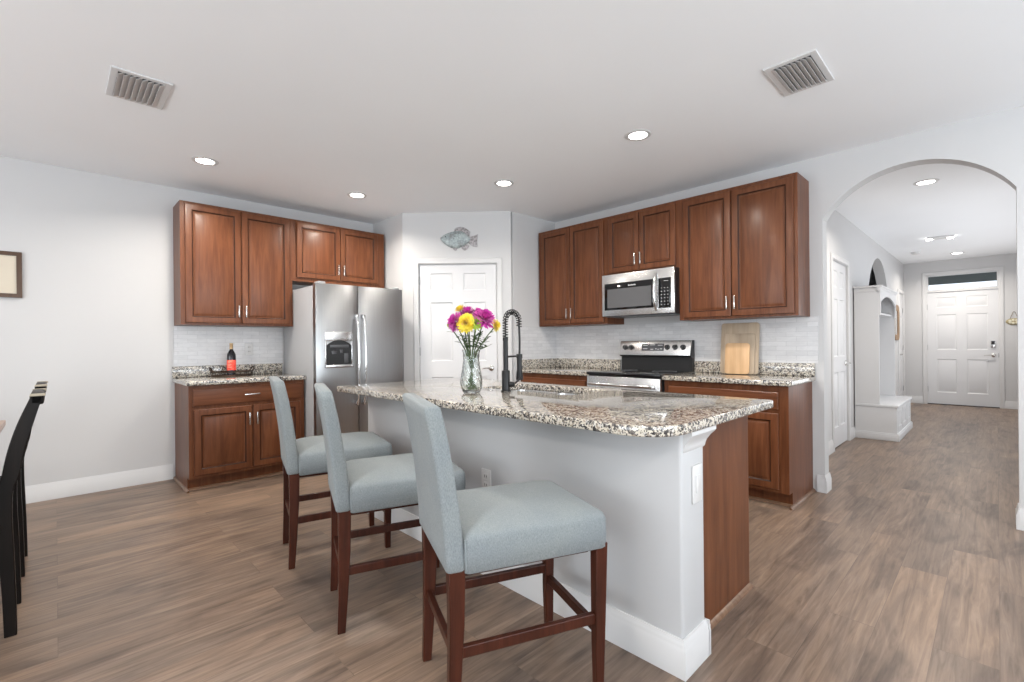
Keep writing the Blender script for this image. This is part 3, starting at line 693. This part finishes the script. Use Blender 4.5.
# ================================================================== dining set at the frame's edge
M_cap = mat('worn_pale_wood', (.34, .30, .23), .5)  # pale tan colour for the tops of the chair posts
def dchair():
    o = thing('dining_chair', '', 'chair', (0, 0, 0))   # local: faces -y, back posts at y=0..
    prof = [(0, -.160, -.122), (.14, -.164, -.124), (.31, -.172, -.128), (.48, -.178, -.133), (.60, -.176, -.130), (.67, -.163, -.110), (.77, -.146, -.094), (.87, -.120, -.070), (.95, -.092, -.050), (.996, -.074, -.035)]
    q = []
    for i in range(len(prof) - 1):
        p0, p1, p2, p3 = prof[max(i - 1, 0)], prof[i], prof[i + 1], prof[min(i + 2, len(prof) - 1)]
        for k in range(4):
            t = k / 4; q.append(tuple(.5 * (2 * b_ + (c_ - a_) * t + (2 * a_ - 5 * b_ + 4 * c_ - d_) * t * t + (3 * b_ - 3 * c_ + d_ - a_) * t ** 3) for a_, b_, c_, d_ in zip(p0, p1, p2, p3)))
    prof = q + [prof[-1]]
    for sx in (-1, 1):
        MB().box(sx * .168 - .0185, sx * .168 + .0185, -.079, -.031, .991, 1.001, bev=.002).obj('post_cap', M_cap, o)
        b = MB(); b.ringstack([[(sx * .168 - .017, a, z), (sx * .168 + .017, a, z), (sx * .168 + .017, c, z), (sx * .168 - .017, c, z)] for z, a, c in prof])
        bevmod(b.obj('back_post', M_black, o, 50), .003)
        bevmod(MB().bar((sx * .168, -.55, 0), (sx * .175, -.54, .43), .028, .04).obj('leg', M_black, o), .003)
    for z, y in ((.70, -.133), (.80, -.114), (.90, -.089)): MB().box(-.153, .153, y - .012, y + .008, z - .025, z + .025, bev=.003).obj('back_slat', M_black, o)
    MB().box(-.185, .185, -.080, -.036, .955, 1.000, bev=.008).obj('top_rail', M_black, o)
    MB().box(-.185, .185, -.58, -.15, .425, .48, bev=.015).obj('seat', mat('dark_seat_fabric', (.03, .026, .024), .8), o)
    MB().box(-.165, .165, -.57, -.16, .36, .425).obj('apron', M_black, o, 0)
    return o
c0 = dchair(); c0.location = (-3.042, 0, 0); c0['label'] = 'black wooden dining chair nearest the picture edge, facing the table'; c0['group'] = 'black dining chairs at the table'
dup(c0, (-3.740, 0, 0), 0, 'black wooden dining chair next to the wall, behind the nearer one')
tb = thing('dining_table', 'light brown wooden dining table corner at the picture edge', 'table', (-3.36, -.705, 0))
MB().box(-.96, .96, -.48, .48, .715, .75, bev=.004).obj('tabletop', M_table, tb)
MB().box(-.86, .86, -.38, .38, .635, .716).obj('apron', M_black, tb, 0)
for sx in (-1, 1):
    for sy in (-1, 1): MB().bar((sx * .88, sy * .40, 0), (sx * .88, sy * .40, .716), .05, .075).obj('leg', M_black, tb)
# framed print on the left wall
pf = thing('picture_frame', 'dark wood framed print on the left wall above the chairs', 'picture', (XL, -.178, 1.757), R(90))
b = MB(); W_, H_, f_ = .46, .348, .030
b.box(-W_, 0, -.022, 0, H_ / 2 - f_, H_ / 2); b.box(-W_, 0, -.022, 0, -H_ / 2, -H_ / 2 + f_); b.box(-f_, 0, -.022, 0, -H_ / 2 + f_, H_ / 2 - f_); b.box(-W_, -W_ + f_, -.022, 0, -H_ / 2 + f_, H_ / 2 - f_)
b.obj('frame', M_frame, pf, 0)
MB().box(-W_ + f_, -f_, -.012, -.002, -H_ / 2 + f_, H_ / 2 - f_).obj('cream_print', mat('cream_paper', (.62, .56, .46), .7), pf, 0)

# ================================================================== ceiling fittings
def downlight(label, x, y, p=18, vis=True):
    o = thing('recessed_light', label, 'ceiling light', (x, y, C), 0, 'recessed ceiling lights')
    MB().lathe([(.062, -.001), (.064, -.006), (.088, -.005), (.092, -.0005), (.088, .0)], (0, 0, 0), 32, cap=False).obj('trim_ring', M_trim, o)
    MB().lathe([(.0635, -.0015), (.0635, -.004), (.0001, -.005)], (0, 0, 0), 32).obj('lens', M_lamp, o)
    l = bpy.data.lights.new('lamp', 'AREA'); l.shape = 'DISK'; l.size = .13; l.energy = p; l.color = (1, .925, .83); l.spread = R(150)
    lo = bpy.data.objects.new('lamp_light', l); COL.objects.link(lo); lo.location = (x, y, C - .02)
    return o
PW = 23
downlight('round recessed ceiling light above the wine bottle counter', -4.30, .851, PW)
downlight('round recessed ceiling light in front of the fridge cabinet', -4.30, 2.105, PW)
downlight('round recessed ceiling light outside the pantry door', -3.092, 2.92, PW * .38)
downlight('round recessed ceiling light above the island aisle facing the large wall cabinet', -1.74, 2.938, PW)
downlight('round recessed ceiling light in the hall just past the arch', -.445, 5.765, PW)
downlight('round recessed ceiling light close to the front door', -.458, 10.889, PW)
for i, (x, y) in enumerate(((-1.74, .86), (1.2, 2.9), (1.2, .2), (-3.0, -1.6), (-.5, -1.8))):
    l = bpy.data.lights.new('lamp', 'AREA'); l.shape = 'DISK'; l.size = .13; l.energy = PW; l.color = (1, .925, .83)
    lo = bpy.data.objects.new('lamp_light', l); COL.objects.link(lo); lo.location = (x, y, C - .02)
def vent(label, cx, cy, lx, ly, n=8, axis='y', rz=0, tilt=35):
    """louvres run along local x, stacked along y"""
    o = thing('air_vent', label, 'vent', (cx, cy, C), rz)
    b = MB(); f = .03
    b.prism([(-lx / 2, -ly / 2), (lx / 2, -ly / 2), (lx / 2, -ly / 2 + f), (-lx / 2, -ly / 2 + f)], -.008, 0)
    b.box(-lx / 2, lx / 2, ly / 2 - f, ly / 2, -.008, 0); b.box(-lx / 2, -lx / 2 + f, -ly / 2 + f, ly / 2 - f, -.008, 0); b.box(lx / 2 - f, lx / 2, -ly / 2 + f, ly / 2 - f, -.008, 0)
    bevmod(b.obj('frame', M_trim, o, 0), .002)
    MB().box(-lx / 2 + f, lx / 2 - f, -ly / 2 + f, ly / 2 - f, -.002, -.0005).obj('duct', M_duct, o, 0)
    L = ly - 2 * f
    for i in range(n):
        y = -L / 2 + L * (i + .5) / n; h = L / n * .62
        q = MB().box(-lx / 2 + f, lx / 2 - f, -h, h, -.0008, .0008).obj('slat', M_trim, o, 0, loc=(0, y, -.012)); q.rotation_euler = (R(tilt), 0, 0)
    return o
vent('white ceiling vent with louvres above the dining side', -3.347, .347, .372, .262, 8, rz=0, tilt=30)
vent('white ceiling vent with louvres near the arch', -.740, 2.915, .385, .245, 8, rz=R(90), tilt=30)
# hall fittings
v2 = thing('ceiling_light_bar', 'small ceiling bar with two bright lamps in the hall', 'ceiling light', (-.555, 9.0, C), R(12))
MB().box(-.14, .14, -.09, .09, -.02, 0, bev=.004).obj('plate', M_trim, v2)
for s in (-1, 1): MB().lathe([(.035, -.02), (.035, -.032), (.0001, -.034)], (s * .115, 0, 0), 16).obj('lamp', M_lamp, v2)
sm = thing('smoke_detector', 'round white smoke detector on the hall ceiling', 'smoke detector', (-.923, 10.229, C))
MB().lathe([(.065, 0), (.065, -.015), (.055, -.032), (.03, -.038), (.0001, -.038)], (0, 0, 0), 24).obj('cover', M_white, sm)
MB().lathe([(.045, -.034), (.045, -.0365), (.040, -.0375)], (0, 0, 0), 24, cap=False).obj('grille', M_mark, sm)

# ================================================================== hall tree bench
ht = thing('hall_tree', 'white hall tree bench with arched hooded top against the hall wall', 'hall tree', (HX + .012, 7.09, 0))
UD, BD, L_, HB, HT_ = .243, .415, 1.26, .425, 1.855   # upper depth, bench depth, length
M_ht = M_trim
b = MB(); b.box(0, BD - .012, 0, L_, 0, HB - .03); b.obj('bench_box', M_ht, ht, 0)
b = MB(); b.box(0, BD + .008, -.014, L_ + .014, 0, .075, bev=.004); b.box(0, BD + .002, -.007, L_ + .007, .075, .088, bev=.003); b.obj('plinth', M_ht, ht)
for k in range(3):
    y0 = .06 + k * .40
    q = MB().rings_rect(y0, y0 + .34, .115, HB - .06, [(0, 0), (.006, -.004), (.05, -.004), (.056, .002)], 0).obj('bench_panel', M_ht, ht, 20, loc=(BD - .0115, 0, 0)); q.rotation_euler = (0, 0, R(90))
MB().box(0, BD + .006, -.01, L_ + .01, HB - .03, HB, bev=.005).obj('seat', M_ht, ht)
for y in (0, L_ - .025): MB().box(0, UD, y, y + .025, HB, HT_ - .05).obj('side_panel', M_ht, ht, 0)
MB().box(0, .012, .025, L_ - .025, HB, HT_ - .05).obj('back_panel', M_ht, ht, 0)
b = MB()
ap = arch_pts(.045, L_ - .045, 1.655, 1.745)
b.prism([(.0, 1.50), (.045, 1.50), (.045, HT_ - .05), (0, HT_ - .05)], UD + .0004, UD + .016, 'x'); b.prism([(L_ - .045, 1.50), (L_, 1.50), (L_, HT_ - .05), (L_ - .045, HT_ - .05)], UD + .0004, UD + .016, 'x')
for (a, c), (d_, e) in zip(ap, ap[1:]): b.prism([(a, c), (d_, e), (d_, HT_ - .05), (a, HT_ - .05)], UD + .0004, UD + .016, 'x')
b.obj('arched_valance', M_ht, ht, 0)
b = MB()
b.ringstack([[(UD + a if sgn else -.0, y, z) for a, z in [(0, HT_ - .075), (.008, HT_ - .07), (.012, HT_ - .05), (.028, HT_ - .025), (.035, HT_ - .02), (.035, HT_), (-.02, HT_)]] for y, sgn in ((-.035, 1), (L_ + .035, 1))])
b.box(0, UD + .03, -.03, L_ + .03, HT_ - .022, HT_, bev=.003); b.box(0, UD + .006, -.008, L_ + .008, HT_ - .07, HT_ - .02)
b.obj('crown', M_ht, ht, 20)
MB().box(.012, UD - .03, .025, L_ - .025, 1.52, 1.54).obj('shelf', M_ht, ht, 0)
for k in range(4):
    y = .2 + k * .28; b = MB(); b.tube([(.012, y, 1.40), (.05, y, 1.39), (.07, y, 1.41), (.072, y, 1.44)], .006, 8); b.tube([(.012, y, 1.37), (.04, y, 1.35), (.05, y, 1.37)], .005, 8); b.box(.012, .018, y - .012, y + .012, 1.34, 1.43, bev=.002); b.obj('coat_hook', M_brass, ht)
# round-cornered mirror beyond the hall tree
mr = thing('wall_mirror', 'brown framed rounded wall mirror past the hall tree', 'mirror', (HX, 10.57, 1.50), R(90))
def ringframe(w, h, r, t, d):
    b = MB(); O = rrect(-w / 2, w / 2, -h / 2, h / 2, r, 8); I = rrect(-w / 2 + t, w / 2 - t, -h / 2 + t, h / 2 - t, max(r - t, .01), 8)
    b.ringstack([[(x, 0, z) for x, z in O], [(x, -d * .7, z) for x, z in O], [(x * .97, -d, z * .985) for x, z in O], [(x, -d * .6, z) for x, z in I], [(x, 0, z) for x, z in I]], closed=True); return b
ringframe(.56, .62, .16, .10, .03).obj('frame', mat('driftwood_frame', (.24, .155, .09), .6), mr)
MB().prism(rrect(-.19, .19, -.22, .22, .08, 8), -.012, -.004, 'y').obj('glass', mat('mirror_glass', (.8, .8, .8), .05, metal=1), mr)
# ornament by the front door
orn = thing('hanging_ornament', 'small oval ornament on a cord beside the front door', 'ornament', (.205, YF, 1.49))
b = MB(); b.lathe([(.0001, -.03), (.05, -.027), (.085, -.018), (.10, -.004), (.0001, -.002)], (0, 0, 0), 24, 'y', sy=.58); ob = b.obj('body', mat('woven_tan', (.36, .31, .19), .8), orn)
b = MB()
for k in range(7):
    a = k * .9; b.lathe([(.0001, -.036), (.017, -.033), (.022, -.022), (.0001, -.02)], (.05 * math.cos(a), 0, .025 * math.sin(a)), 8, 'y')
b.obj('blossom', mat('pale_shell', (.68, .64, .50), .6), ob)
b = MB(); b.tube([(-.05, -.012, .04), (-.012, -.010, .16), (0, -.008, .175), (.012, -.010, .16), (.05, -.012, .04)], .0035, 6); b.obj('cord', mat('cord_brown', (.20, .16, .11), .9), orn)

# ================================================================== fish plaque over the pantry door
RT = Vector((math.cos(R(45.856)), math.sin(R(45.856)), 0)); FWD = Vector((-math.sin(R(45.856)), math.cos(R(45.856)), 0))
fs = thing('fish_plaque', 'weathered metal fish plaque above the pantry door', 'wall decoration', PA + u * .63 + Vector((0, 0, 2.365)), PANG)
PX = .01098 / 15.15     # one step of the tracing in metres
def fp(pts): return [((x - 440) * PX, (345 - y) * PX) for x, y in pts]
body = fp([(150, 345), (190, 310), (250, 282), (320, 258), (390, 245), (470, 250), (540, 290), (590, 335), (610, 375), (590, 410), (540, 450), (480, 490), (400, 512), (320, 500), (240, 460), (180, 405), (155, 370)])
b = MB(); rr = []
cx_ = sum(p[0] for p in body) / len(body); cz_ = sum(p[1] for p in body) / len(body)
for sc_, dp in ((1, -.004), (1, -.010), (.93, -.020), (.72, -.030), (.42, -.036)): rr.append([(cx_ + (x - cx_) * sc_, dp, cz_ + (z - cz_) * sc_) for x, z in body])
b.ringstack(rr)
mf = mat('patina_metal', (.35, .45, .45), .55, metal=.3); v = texco(mf, (1, 1, 1)); 
setc(mf, mix(mf, ramp(mf, noise(mf, v, 14, 4, .6), [(.35, (.26, .27, .27)), (.5, (.37, .43, .44)), (.65, (.48, .53, .53))]), ramp(mf, noise(mf, v, 60, 3), [(.35, (.7, .7, .7)), (.6, (1.1, 1.1, 1.1))]), .7, 'MULTIPLY'))
fb = b.obj('body', mf, fs, 50)
mfin = mat('grey_fin_metal', (.34, .33, .33), .5, metal=.3); v = texco(mfin, (1, 1, 1)); setc(mfin, ramp(mfin, noise(mfin, v, 55, 3), [(.35, (.2, .19, .19)), (.6, (.42, .40, .41))]))
for nm, pts in (('tail_fin', [(560, 330), (600, 335), (650, 325), (720, 300), (706, 400), (712, 492), (650, 482), (600, 455), (575, 430)]), ('dorsal_fin', [(355, 262), (370, 212), (400, 192), (455, 183), (520, 196), (570, 228), (605, 262), (590, 330), (530, 300), (450, 262)]),
                ('pelvic_fin', [(340, 490), (400, 500), (392, 538), (372, 545), (350, 530)]), ('anal_fin', [(450, 490), (540, 440), (590, 470), (560, 520), (520, 545), (485, 525)]), ('mouth', [(150, 335), (175, 330), (200, 350), (165, 380), (148, 358)])):
    MB().prism(fp(pts), -.012, -.002, 'y', bev=.0015).obj(nm, mfin, fs)
MB().lathe([(.0001, -.034), (.008, -.030), (.009, -.018), (.0001, -.016)], (fp([(232, 335)])[0][0], 0, fp([(232, 335)])[0][1]), 14, 'y').obj('eye', M_slot, fs)

# ================================================================== things on the counters
def board(label, x0, x1, h, yb, th, m, tilt):
    o = MB().prism(rrect(-(x1 - x0) / 2, (x1 - x0) / 2, 0, h, .025, 6), -th, 0, 'y', bev=.003).obj('cutting_board', m)
    o.location = ((x0 + x1) / 2, yb, .9145); o.rotation_euler = (R(-tilt), 0, 0); return tag(o, label, 'cutting board', 'cutting boards leaning on the backsplash')
board('largest wooden cutting board, hindmost of the three leaning boards', -1.722, -1.405, .445, YR - .071, .016, M_board2, 6)
board('middle-sized wooden cutting board between the largest and the smallest board', -1.690, -1.430, .350, YR - .090, .016, M_board2, 6.3)
board('smallest pale wooden cutting board, foremost of the three leaning boards', -1.668, -1.466, .268, YR - .109, .016, M_board, 6.6)

TC = Vector((-5.060, 1.205, .9143))
ty = thing('serving_tray', 'oval metal serving tray with raised handles under the wine bottle', 'tray', TC, R(90))
b = MB(); b.lathe([(.90, 0), (.93, .002), (.93, .004), (.0001, .0042)], (0, 0, 0), 40, sx=.18, sy=.105); b.obj('base', mat('mirrored_tray_base', (.72, .70, .67), .12, metal=1), ty)
M_tray = mat('bronze_tray_metal', (.09, .065, .05), .35, metal=1)
def ell(a, c, z, n=48): return [(a * math.cos(2 * math.pi * i / n), c * math.sin(2 * math.pi * i / n), z) for i in range(n)]
b = MB(); b.tube(ell(.172, .100, .0075), .007, 8, closed=True); b.tube(ell(.176, .104, .042), .0050, 8, closed=True)
for i in range(24):
    a = 2 * math.pi * i / 24; b.tube([(.172 * math.cos(a), .1 * math.sin(a), .006), (.176 * math.cos(a), .104 * math.sin(a), .042)], .002, 5)
b.obj('gallery_rail', M_tray, ty)
for s in (-1, 1): MB().tube([(s * .160, -.045, .042), (s * .174, -.042, .066), (s * .182, -.022, .082), (s * .184, 0, .086), (s * .182, .022, .082), (s * .174, .042, .066), (s * .160, .045, .042)], .0065, 8).obj('handle', M_tray, ty)
wb = thing('wine_bottle', 'dark wine bottle with red label and gold capsule on the tray', 'bottle', TC + Vector((-.005, -.005, .0045)))
MB().lathe([(.0001, 0), (.034, 0), (.0375, .004), (.0375, .185), (.035, .205), (.024, .228), (.0150, .245), (.0138, .258), (.0138, .262), (.0001, .262)], (0, 0, 0), 32).obj('glass_body', mat('dark_bottle_glass', (.008, .006, .010), .08, spec=.7), wb)
MB().lathe([(.0144, .235), (.0146, .296), (.0158, .298), (.0158, .305), (.012, .308), (.0001, .308)], (0, 0, 0), 24, cap=False).obj('capsule', mat('gold_foil', (.66, .46, .26), .35, metal=.7), wb)
ml = mat('red_label_paper', (.78, .08, .05), .6); v = texco(ml); setc(ml, ramp(ml, noise(ml, v, 40, 2), [(.42, (.70, .05, .035)), (.6, (.85, .13, .08))]))
MB().lathe([(.0379, .052), (.0381, .053), (.0381, .148), (.0379, .149)], (0, 0, 0), 32, cap=False).obj('paper_label', ml, wb)
b = MB()
for k in range(5):
    z = .135 - k * .014
    b.ringstack([[(.0384 * math.cos(a), .0384 * math.sin(a), z + dz) for dz in (0, .003)] + [(.0387 * math.cos(a), .0387 * math.sin(a), z + dz) for dz in (.003, 0)] for a in [R(-62 + 5 * i) for i in range(8 if k % 2 else 11)]])
b.obj('label_marks', mat('pale_label_ink', (.88, .55, .42), .6), wb)

# faucet
fa = thing('kitchen_faucet', 'matte black spring pull-down faucet on the island', 'faucet', (-2.044, 1.930, .914))
MB().lathe([(.0001, 0), (.029, 0), (.029, .004), (.0245, .006), (.0245, .118), (.022, .122), (.0155, .124)], (0, 0, 0), 24).obj('base', M_blackm, fa)
MB().lathe([(.0150, .12), (.0150, .300), (.0165, .302), (.0165, .318), (.011, .322)], (0, 0, 0), 20).obj('riser', M_blackm, fa)
rad = .058
arc = [(0, 0, .318 + .098 * i / 8) for i in range(9)] + [(0, rad - rad * math.cos(math.pi * i / 16), .416 + rad * math.sin(math.pi * i / 16)) for i in range(1, 17)] + [(0, 2 * rad, .385)]
MB().tube(arc, .0045, 8).obj('hose', M_blackm, fa)
# spring coil wound round the path
P = [Vector(p) for p in arc]; cum = [0]
for a, c in zip(P, P[1:]): cum.append(cum[-1] + (c - a).length)
def at(s):
    for i in range(len(P) - 1):
        if s <= cum[i + 1] or i == len(P) - 2:
            t = (s - cum[i]) / (cum[i + 1] - cum[i]); return P[i].lerp(P[i + 1], t), (P[i + 1] - P[i]).normalized()
coil = []; turns = 20; N = turns * 12
for i in range(N + 1):
    p, t = at(cum[-1] * i / N); nx = Vector((1, 0, 0)); nb = t.cross(nx); a = 2 * math.pi * turns * i / N
    coil.append(tuple(p + (nx * math.cos(a) + nb * math.sin(a)) * .0155))
MB().tube(coil, .0029, 6).obj('spring_coil', M_blackm, fa)
MB().tube([(0, 2 * rad, .39), (0, 2 * rad + .004, .30), (0, 2 * rad + .002, .235), (0, 2 * rad, .20)], .0065, 8).obj('drop_hose', M_blackm, fa)
MB().lathe([(.0001, .215), (.014, .215), (.016, .20), (.016, .12), (.019, .105), (.0215, .075), (.0215, .060), (.0001, .058)], (0, 2 * rad, 0), 20).obj('spray_head', M_blackm, fa)
b = MB(); b.tube([(0, .012, .205), (0, 2 * rad - .016, .205)], .006, 8); b.lathe([(.019, .192), (.019, .218)], (0, 2 * rad, 0), 16); b.obj('holder_arm', M_blackm, fa)
b = MB(); b.tube([(.02, .01, .040), (.046, .03, .040)], [.018, .016], 12); b.tube([(.042, .028, .042), (.058, .050, .065), (.070, .066, .090)], [.006, .0055, .005], 8); b.obj('lever_handle', M_blackm, fa)

# vase
VC = Vector((-2.113, 1.722, .9142))
va = thing('glass_vase', 'diamond-cut clear glass vase holding flowers on the island', 'vase', VC)
prof = [(.044, 0), (.050, .006), (.060, .035), (.0625, .060), (.058, .100), (.051, .145), (.0455, .185), (.0450, .205), (.0485, .230), (.0535, .250)]
def vring(r, z, k, amp, seg=48): return [(r * (1 + amp * math.cos(12 * 2 * math.pi * i / seg + k)) * math.cos(2 * math.pi * i / seg), r * (1 + amp * math.cos(12 * 2 * math.pi * i / seg + k)) * math.sin(2 * math.pi * i / seg), z) for i in range(seg)]
def interp(pr, t):
    z = pr[-1][1] * t
    for (r0, z0), (r1, z1) in zip(pr, pr[1:]):
        if z <= z1 + 1e-9: return r0 + (r1 - r0) * (z - z0) / (z1 - z0), z
    return pr[-1]
outer = []
for i in range(41):
    r, z = interp(prof, i / 40); amp = .040 if .02 < z < .225 else 0
    outer.append(vring(r, z, math.pi * (i % 8) / 4 if True else 0, amp))
inner = [vring(interp(prof, i / 12)[0] - .0045, max(interp(prof, i / 12)[1], .012), 0, 0) for i in range(12, -1, -1)]
MB().ringstack(outer + inner).obj('glass_body', M_glass, va, 70)
# flowers
M_leaf = mat('leaf_green', (.050, .085, .035), .55); M_stem = mat('stem_green', (.075, .115, .040), .5)
def petalmat(n, a, c):
    m = mat(n, a, .55, sheen=.2); v = texco(m); setc(m, ramp(m, noise(m, v, 45, 2), [(.35, a), (.65, c)])); return m
M_mag = petalmat('magenta_petal', (.42, .012, .26), (.62, .04, .40)); M_yel = petalmat('yellow_petal', (.74, .55, .02), (.86, .72, .08)); M_grn = petalmat('lime_petal', (.30, .46, .04), (.45, .58, .08))
def flower(name, label, off, rad_, m, facing, dense=1.0, leaves=4):
    """off = (right, towards viewer, height) of the bloom centre from the vase centre"""
    o = thing(name, label, 'flower', VC)
    c = RT * off[0] - FWD * off[1] + Vector((0, 0, off[2]))
    root_ = RT * (-off[0] * .22) + FWD * (off[1] * .22) + Vector((0, 0, .016)); neck = RT * off[0] * .26 - FWD * off[1] * .3 + Vector((0, 0, .245))
    st = [root_, root_.lerp(neck, .5), neck, neck.lerp(c, .5) + Vector((0, 0, .006)), c - Vector((0, 0, .004))]
    if Vector((neck.x, neck.y)).length > .036: k = .036 / Vector((neck.x, neck.y)).length; neck.x *= k; neck.y *= k
    so_ = MB().tube([tuple(p) for p in st], .0034, 7).obj('stem', M_stem, o)
    n = (RT * facing[0] - FWD * facing[1] + Vector((0, 0, facing[2]))).normalized()
    q = n.to_track_quat('Z', 'Y'); b = MB(); rnd = random.Random(len(label) * 7 + int(off[0] * 999))
    for layer in range(6):
        el = R(-12 + layer * 19); cnt = int((30 - layer * 3) * dense); L = rad_ * (1 - layer * .085)
        for k in range(cnt):
            a = 2 * math.pi * (k + .5 * (layer % 2) + rnd.uniform(-.15, .15)) / cnt; e = el + rnd.uniform(-.12, .12); l2 = L * rnd.uniform(.9, 1.06)
            d = Vector((math.cos(a) * math.cos(e), math.sin(a) * math.cos(e), math.sin(e))); s = Vector((-math.sin(a), math.cos(a), 0)); up_ = d.cross(s)
            w = rad_ * .095
            pts = [(0.12, .35), (.45, .9), (.8, 1.0), (1.0, .45)]
            left = []; right = []; midp = []
            for t, ww in pts:
                bend = up_ * (-.10 * rad_ * t * t) if layer < 3 else up_ * (-.18 * rad_ * t * t)
                p = d * l2 * t - bend
                left.append(b.b.verts.new(c + q @ (p - s * w * ww))); right.append(b.b.verts.new(c + q @ (p + s * w * ww)))
                midp.append(b.b.verts.new(c + q @ (p + up_ * w * .35 * ww)))
            for i in range(3):
                b._f([left[i], midp[i], midp[i + 1], left[i + 1]]); b._f([midp[i], right[i], right[i + 1], midp[i + 1]])
    b.obj('bloom', m, o, 80)
    for k in range(leaves):
        b = MB(); t = .10 + .2 * k; base = neck.lerp(c, t); a = rnd.uniform(0, 6.28); dr_ = Vector((math.cos(a), math.sin(a), .35)).normalized(); sd = dr_.cross(Vector((0, 0, 1))).normalized()
        L = .046; vs = []
        for tt, ww in ((0, .1), (.3, .9), (.6, 1), (.85, .6), (1, .08)):
            p = base + dr_ * L * tt - Vector((0, 0, .008 * tt * tt)); vs.append((b.b.verts.new(p - sd * .011 * ww), b.b.verts.new(p + Vector((0, 0, .002))), b.b.verts.new(p + sd * .011 * ww)))
        for r0, r1 in zip(vs, vs[1:]): b._f([r0[0], r0[1], r1[1], r1[0]]); b._f([r0[1], r0[2], r1[2], r1[1]])
        b.obj('leaf', M_leaf, o, 80)
    return o
flower('chrysanthemum', 'large yellow flower at the front of the bouquet', (-.022, .055, .402), .060, M_yel, (-.1, 1, .25), 1.1)
flower('chrysanthemum', 'magenta flower hanging at the bouquet side near the refrigerator', (-.084, .025, .410), .062, M_mag, (-.8, .5, .3))
flower('chrysanthemum', 'magenta flower at the top of the bouquet behind the large yellow one', (-.018, -.010, .455), .064, M_mag, (-.1, .2, 1))
flower('chrysanthemum', 'large magenta flower at the bouquet side near the faucet', (.080, .022, .425), .074, M_mag, (.45, .5, .75), 1.1)
flower('chrysanthemum', 'magenta flower between the top bloom and the faucet side bloom', (.038, -.030, .450), .060, M_mag, (.3, .1, 1))
flower('chrysanthemum', 'small yellow flower peeking behind the bouquet above the magenta side bloom', (-.062, -.030, .482), .040, M_yel, (-.5, .1, 1))
flower('chrysanthemum', 'small yellow flower drooping beside the faucet', (.142, .010, .388), .040, M_yel, (.9, .2, .1))
flower('chrysanthemum', 'lime green flower tucked between the yellow and magenta blooms', (.034, .052, .402), .044, M_grn, (.3, 1, .35))
flower('chrysanthemum', 'small green and yellow bud at the outer edge toward the refrigerator', (-.125, -.01, .392), .022, M_grn, (-1, .2, .2), .7)
# filler sprigs
for k, (r0, f0, h0) in enumerate(((.06, .02, .35), (.085, -.02, .31), (.03, .045, .33), (.10, .03, .27), (-.035, .04, .31), (-.055, -.02, .33))):
    o = thing('greenery_sprig', ['leafy sprig rising under the large magenta bloom', 'leafy sprig behind the stems on the faucet side', 'leafy sprig at the front under the lime flower', 'short leafy sprig leaning out toward the faucet', 'leafy sprig at the front under the large yellow flower', 'leafy sprig at the back of the bouquet toward the refrigerator'][k], 'foliage', VC)
    tip = RT * r0 - FWD * f0 + Vector((0, 0, h0)); nk = RT * r0 * .3 - FWD * f0 * .3 + Vector((0, 0, .24)); rt = RT * (-r0 * .2) + FWD * f0 * .2 + Vector((0, 0, .016))
    MB().tube([tuple(rt), tuple(rt.lerp(nk, .5)), tuple(nk), tuple(tip)], .0020, 6).obj('stem', M_stem, o)
    b = MB(); rnd = random.Random(k)
    for j in range(22):
        t = .05 + .95 * j / 21; base = nk.lerp(tip, t) if j > 3 else rt.lerp(nk, .55 + .12 * j); a = rnd.uniform(0, 6.28); L = .030 if j > 3 else .018
        dr_ = Vector((math.cos(a), math.sin(a), .5)).normalized(); sd = dr_.cross(Vector((0, 0, 1))).normalized(); vs = []
        for tt, ww in ((0, .1), (.35, 1), (.7, .8), (1, .05)):
            p = base + dr_ * L * tt; vs.append((b.b.verts.new(p - sd * .006 * ww), b.b.verts.new(p + sd * .006 * ww)))
        for q0, q1 in zip(vs, vs[1:]): b._f([q0[0], q0[1], q1[1], q1[0]])
    b.obj('leaves', M_leaf, o, 80)
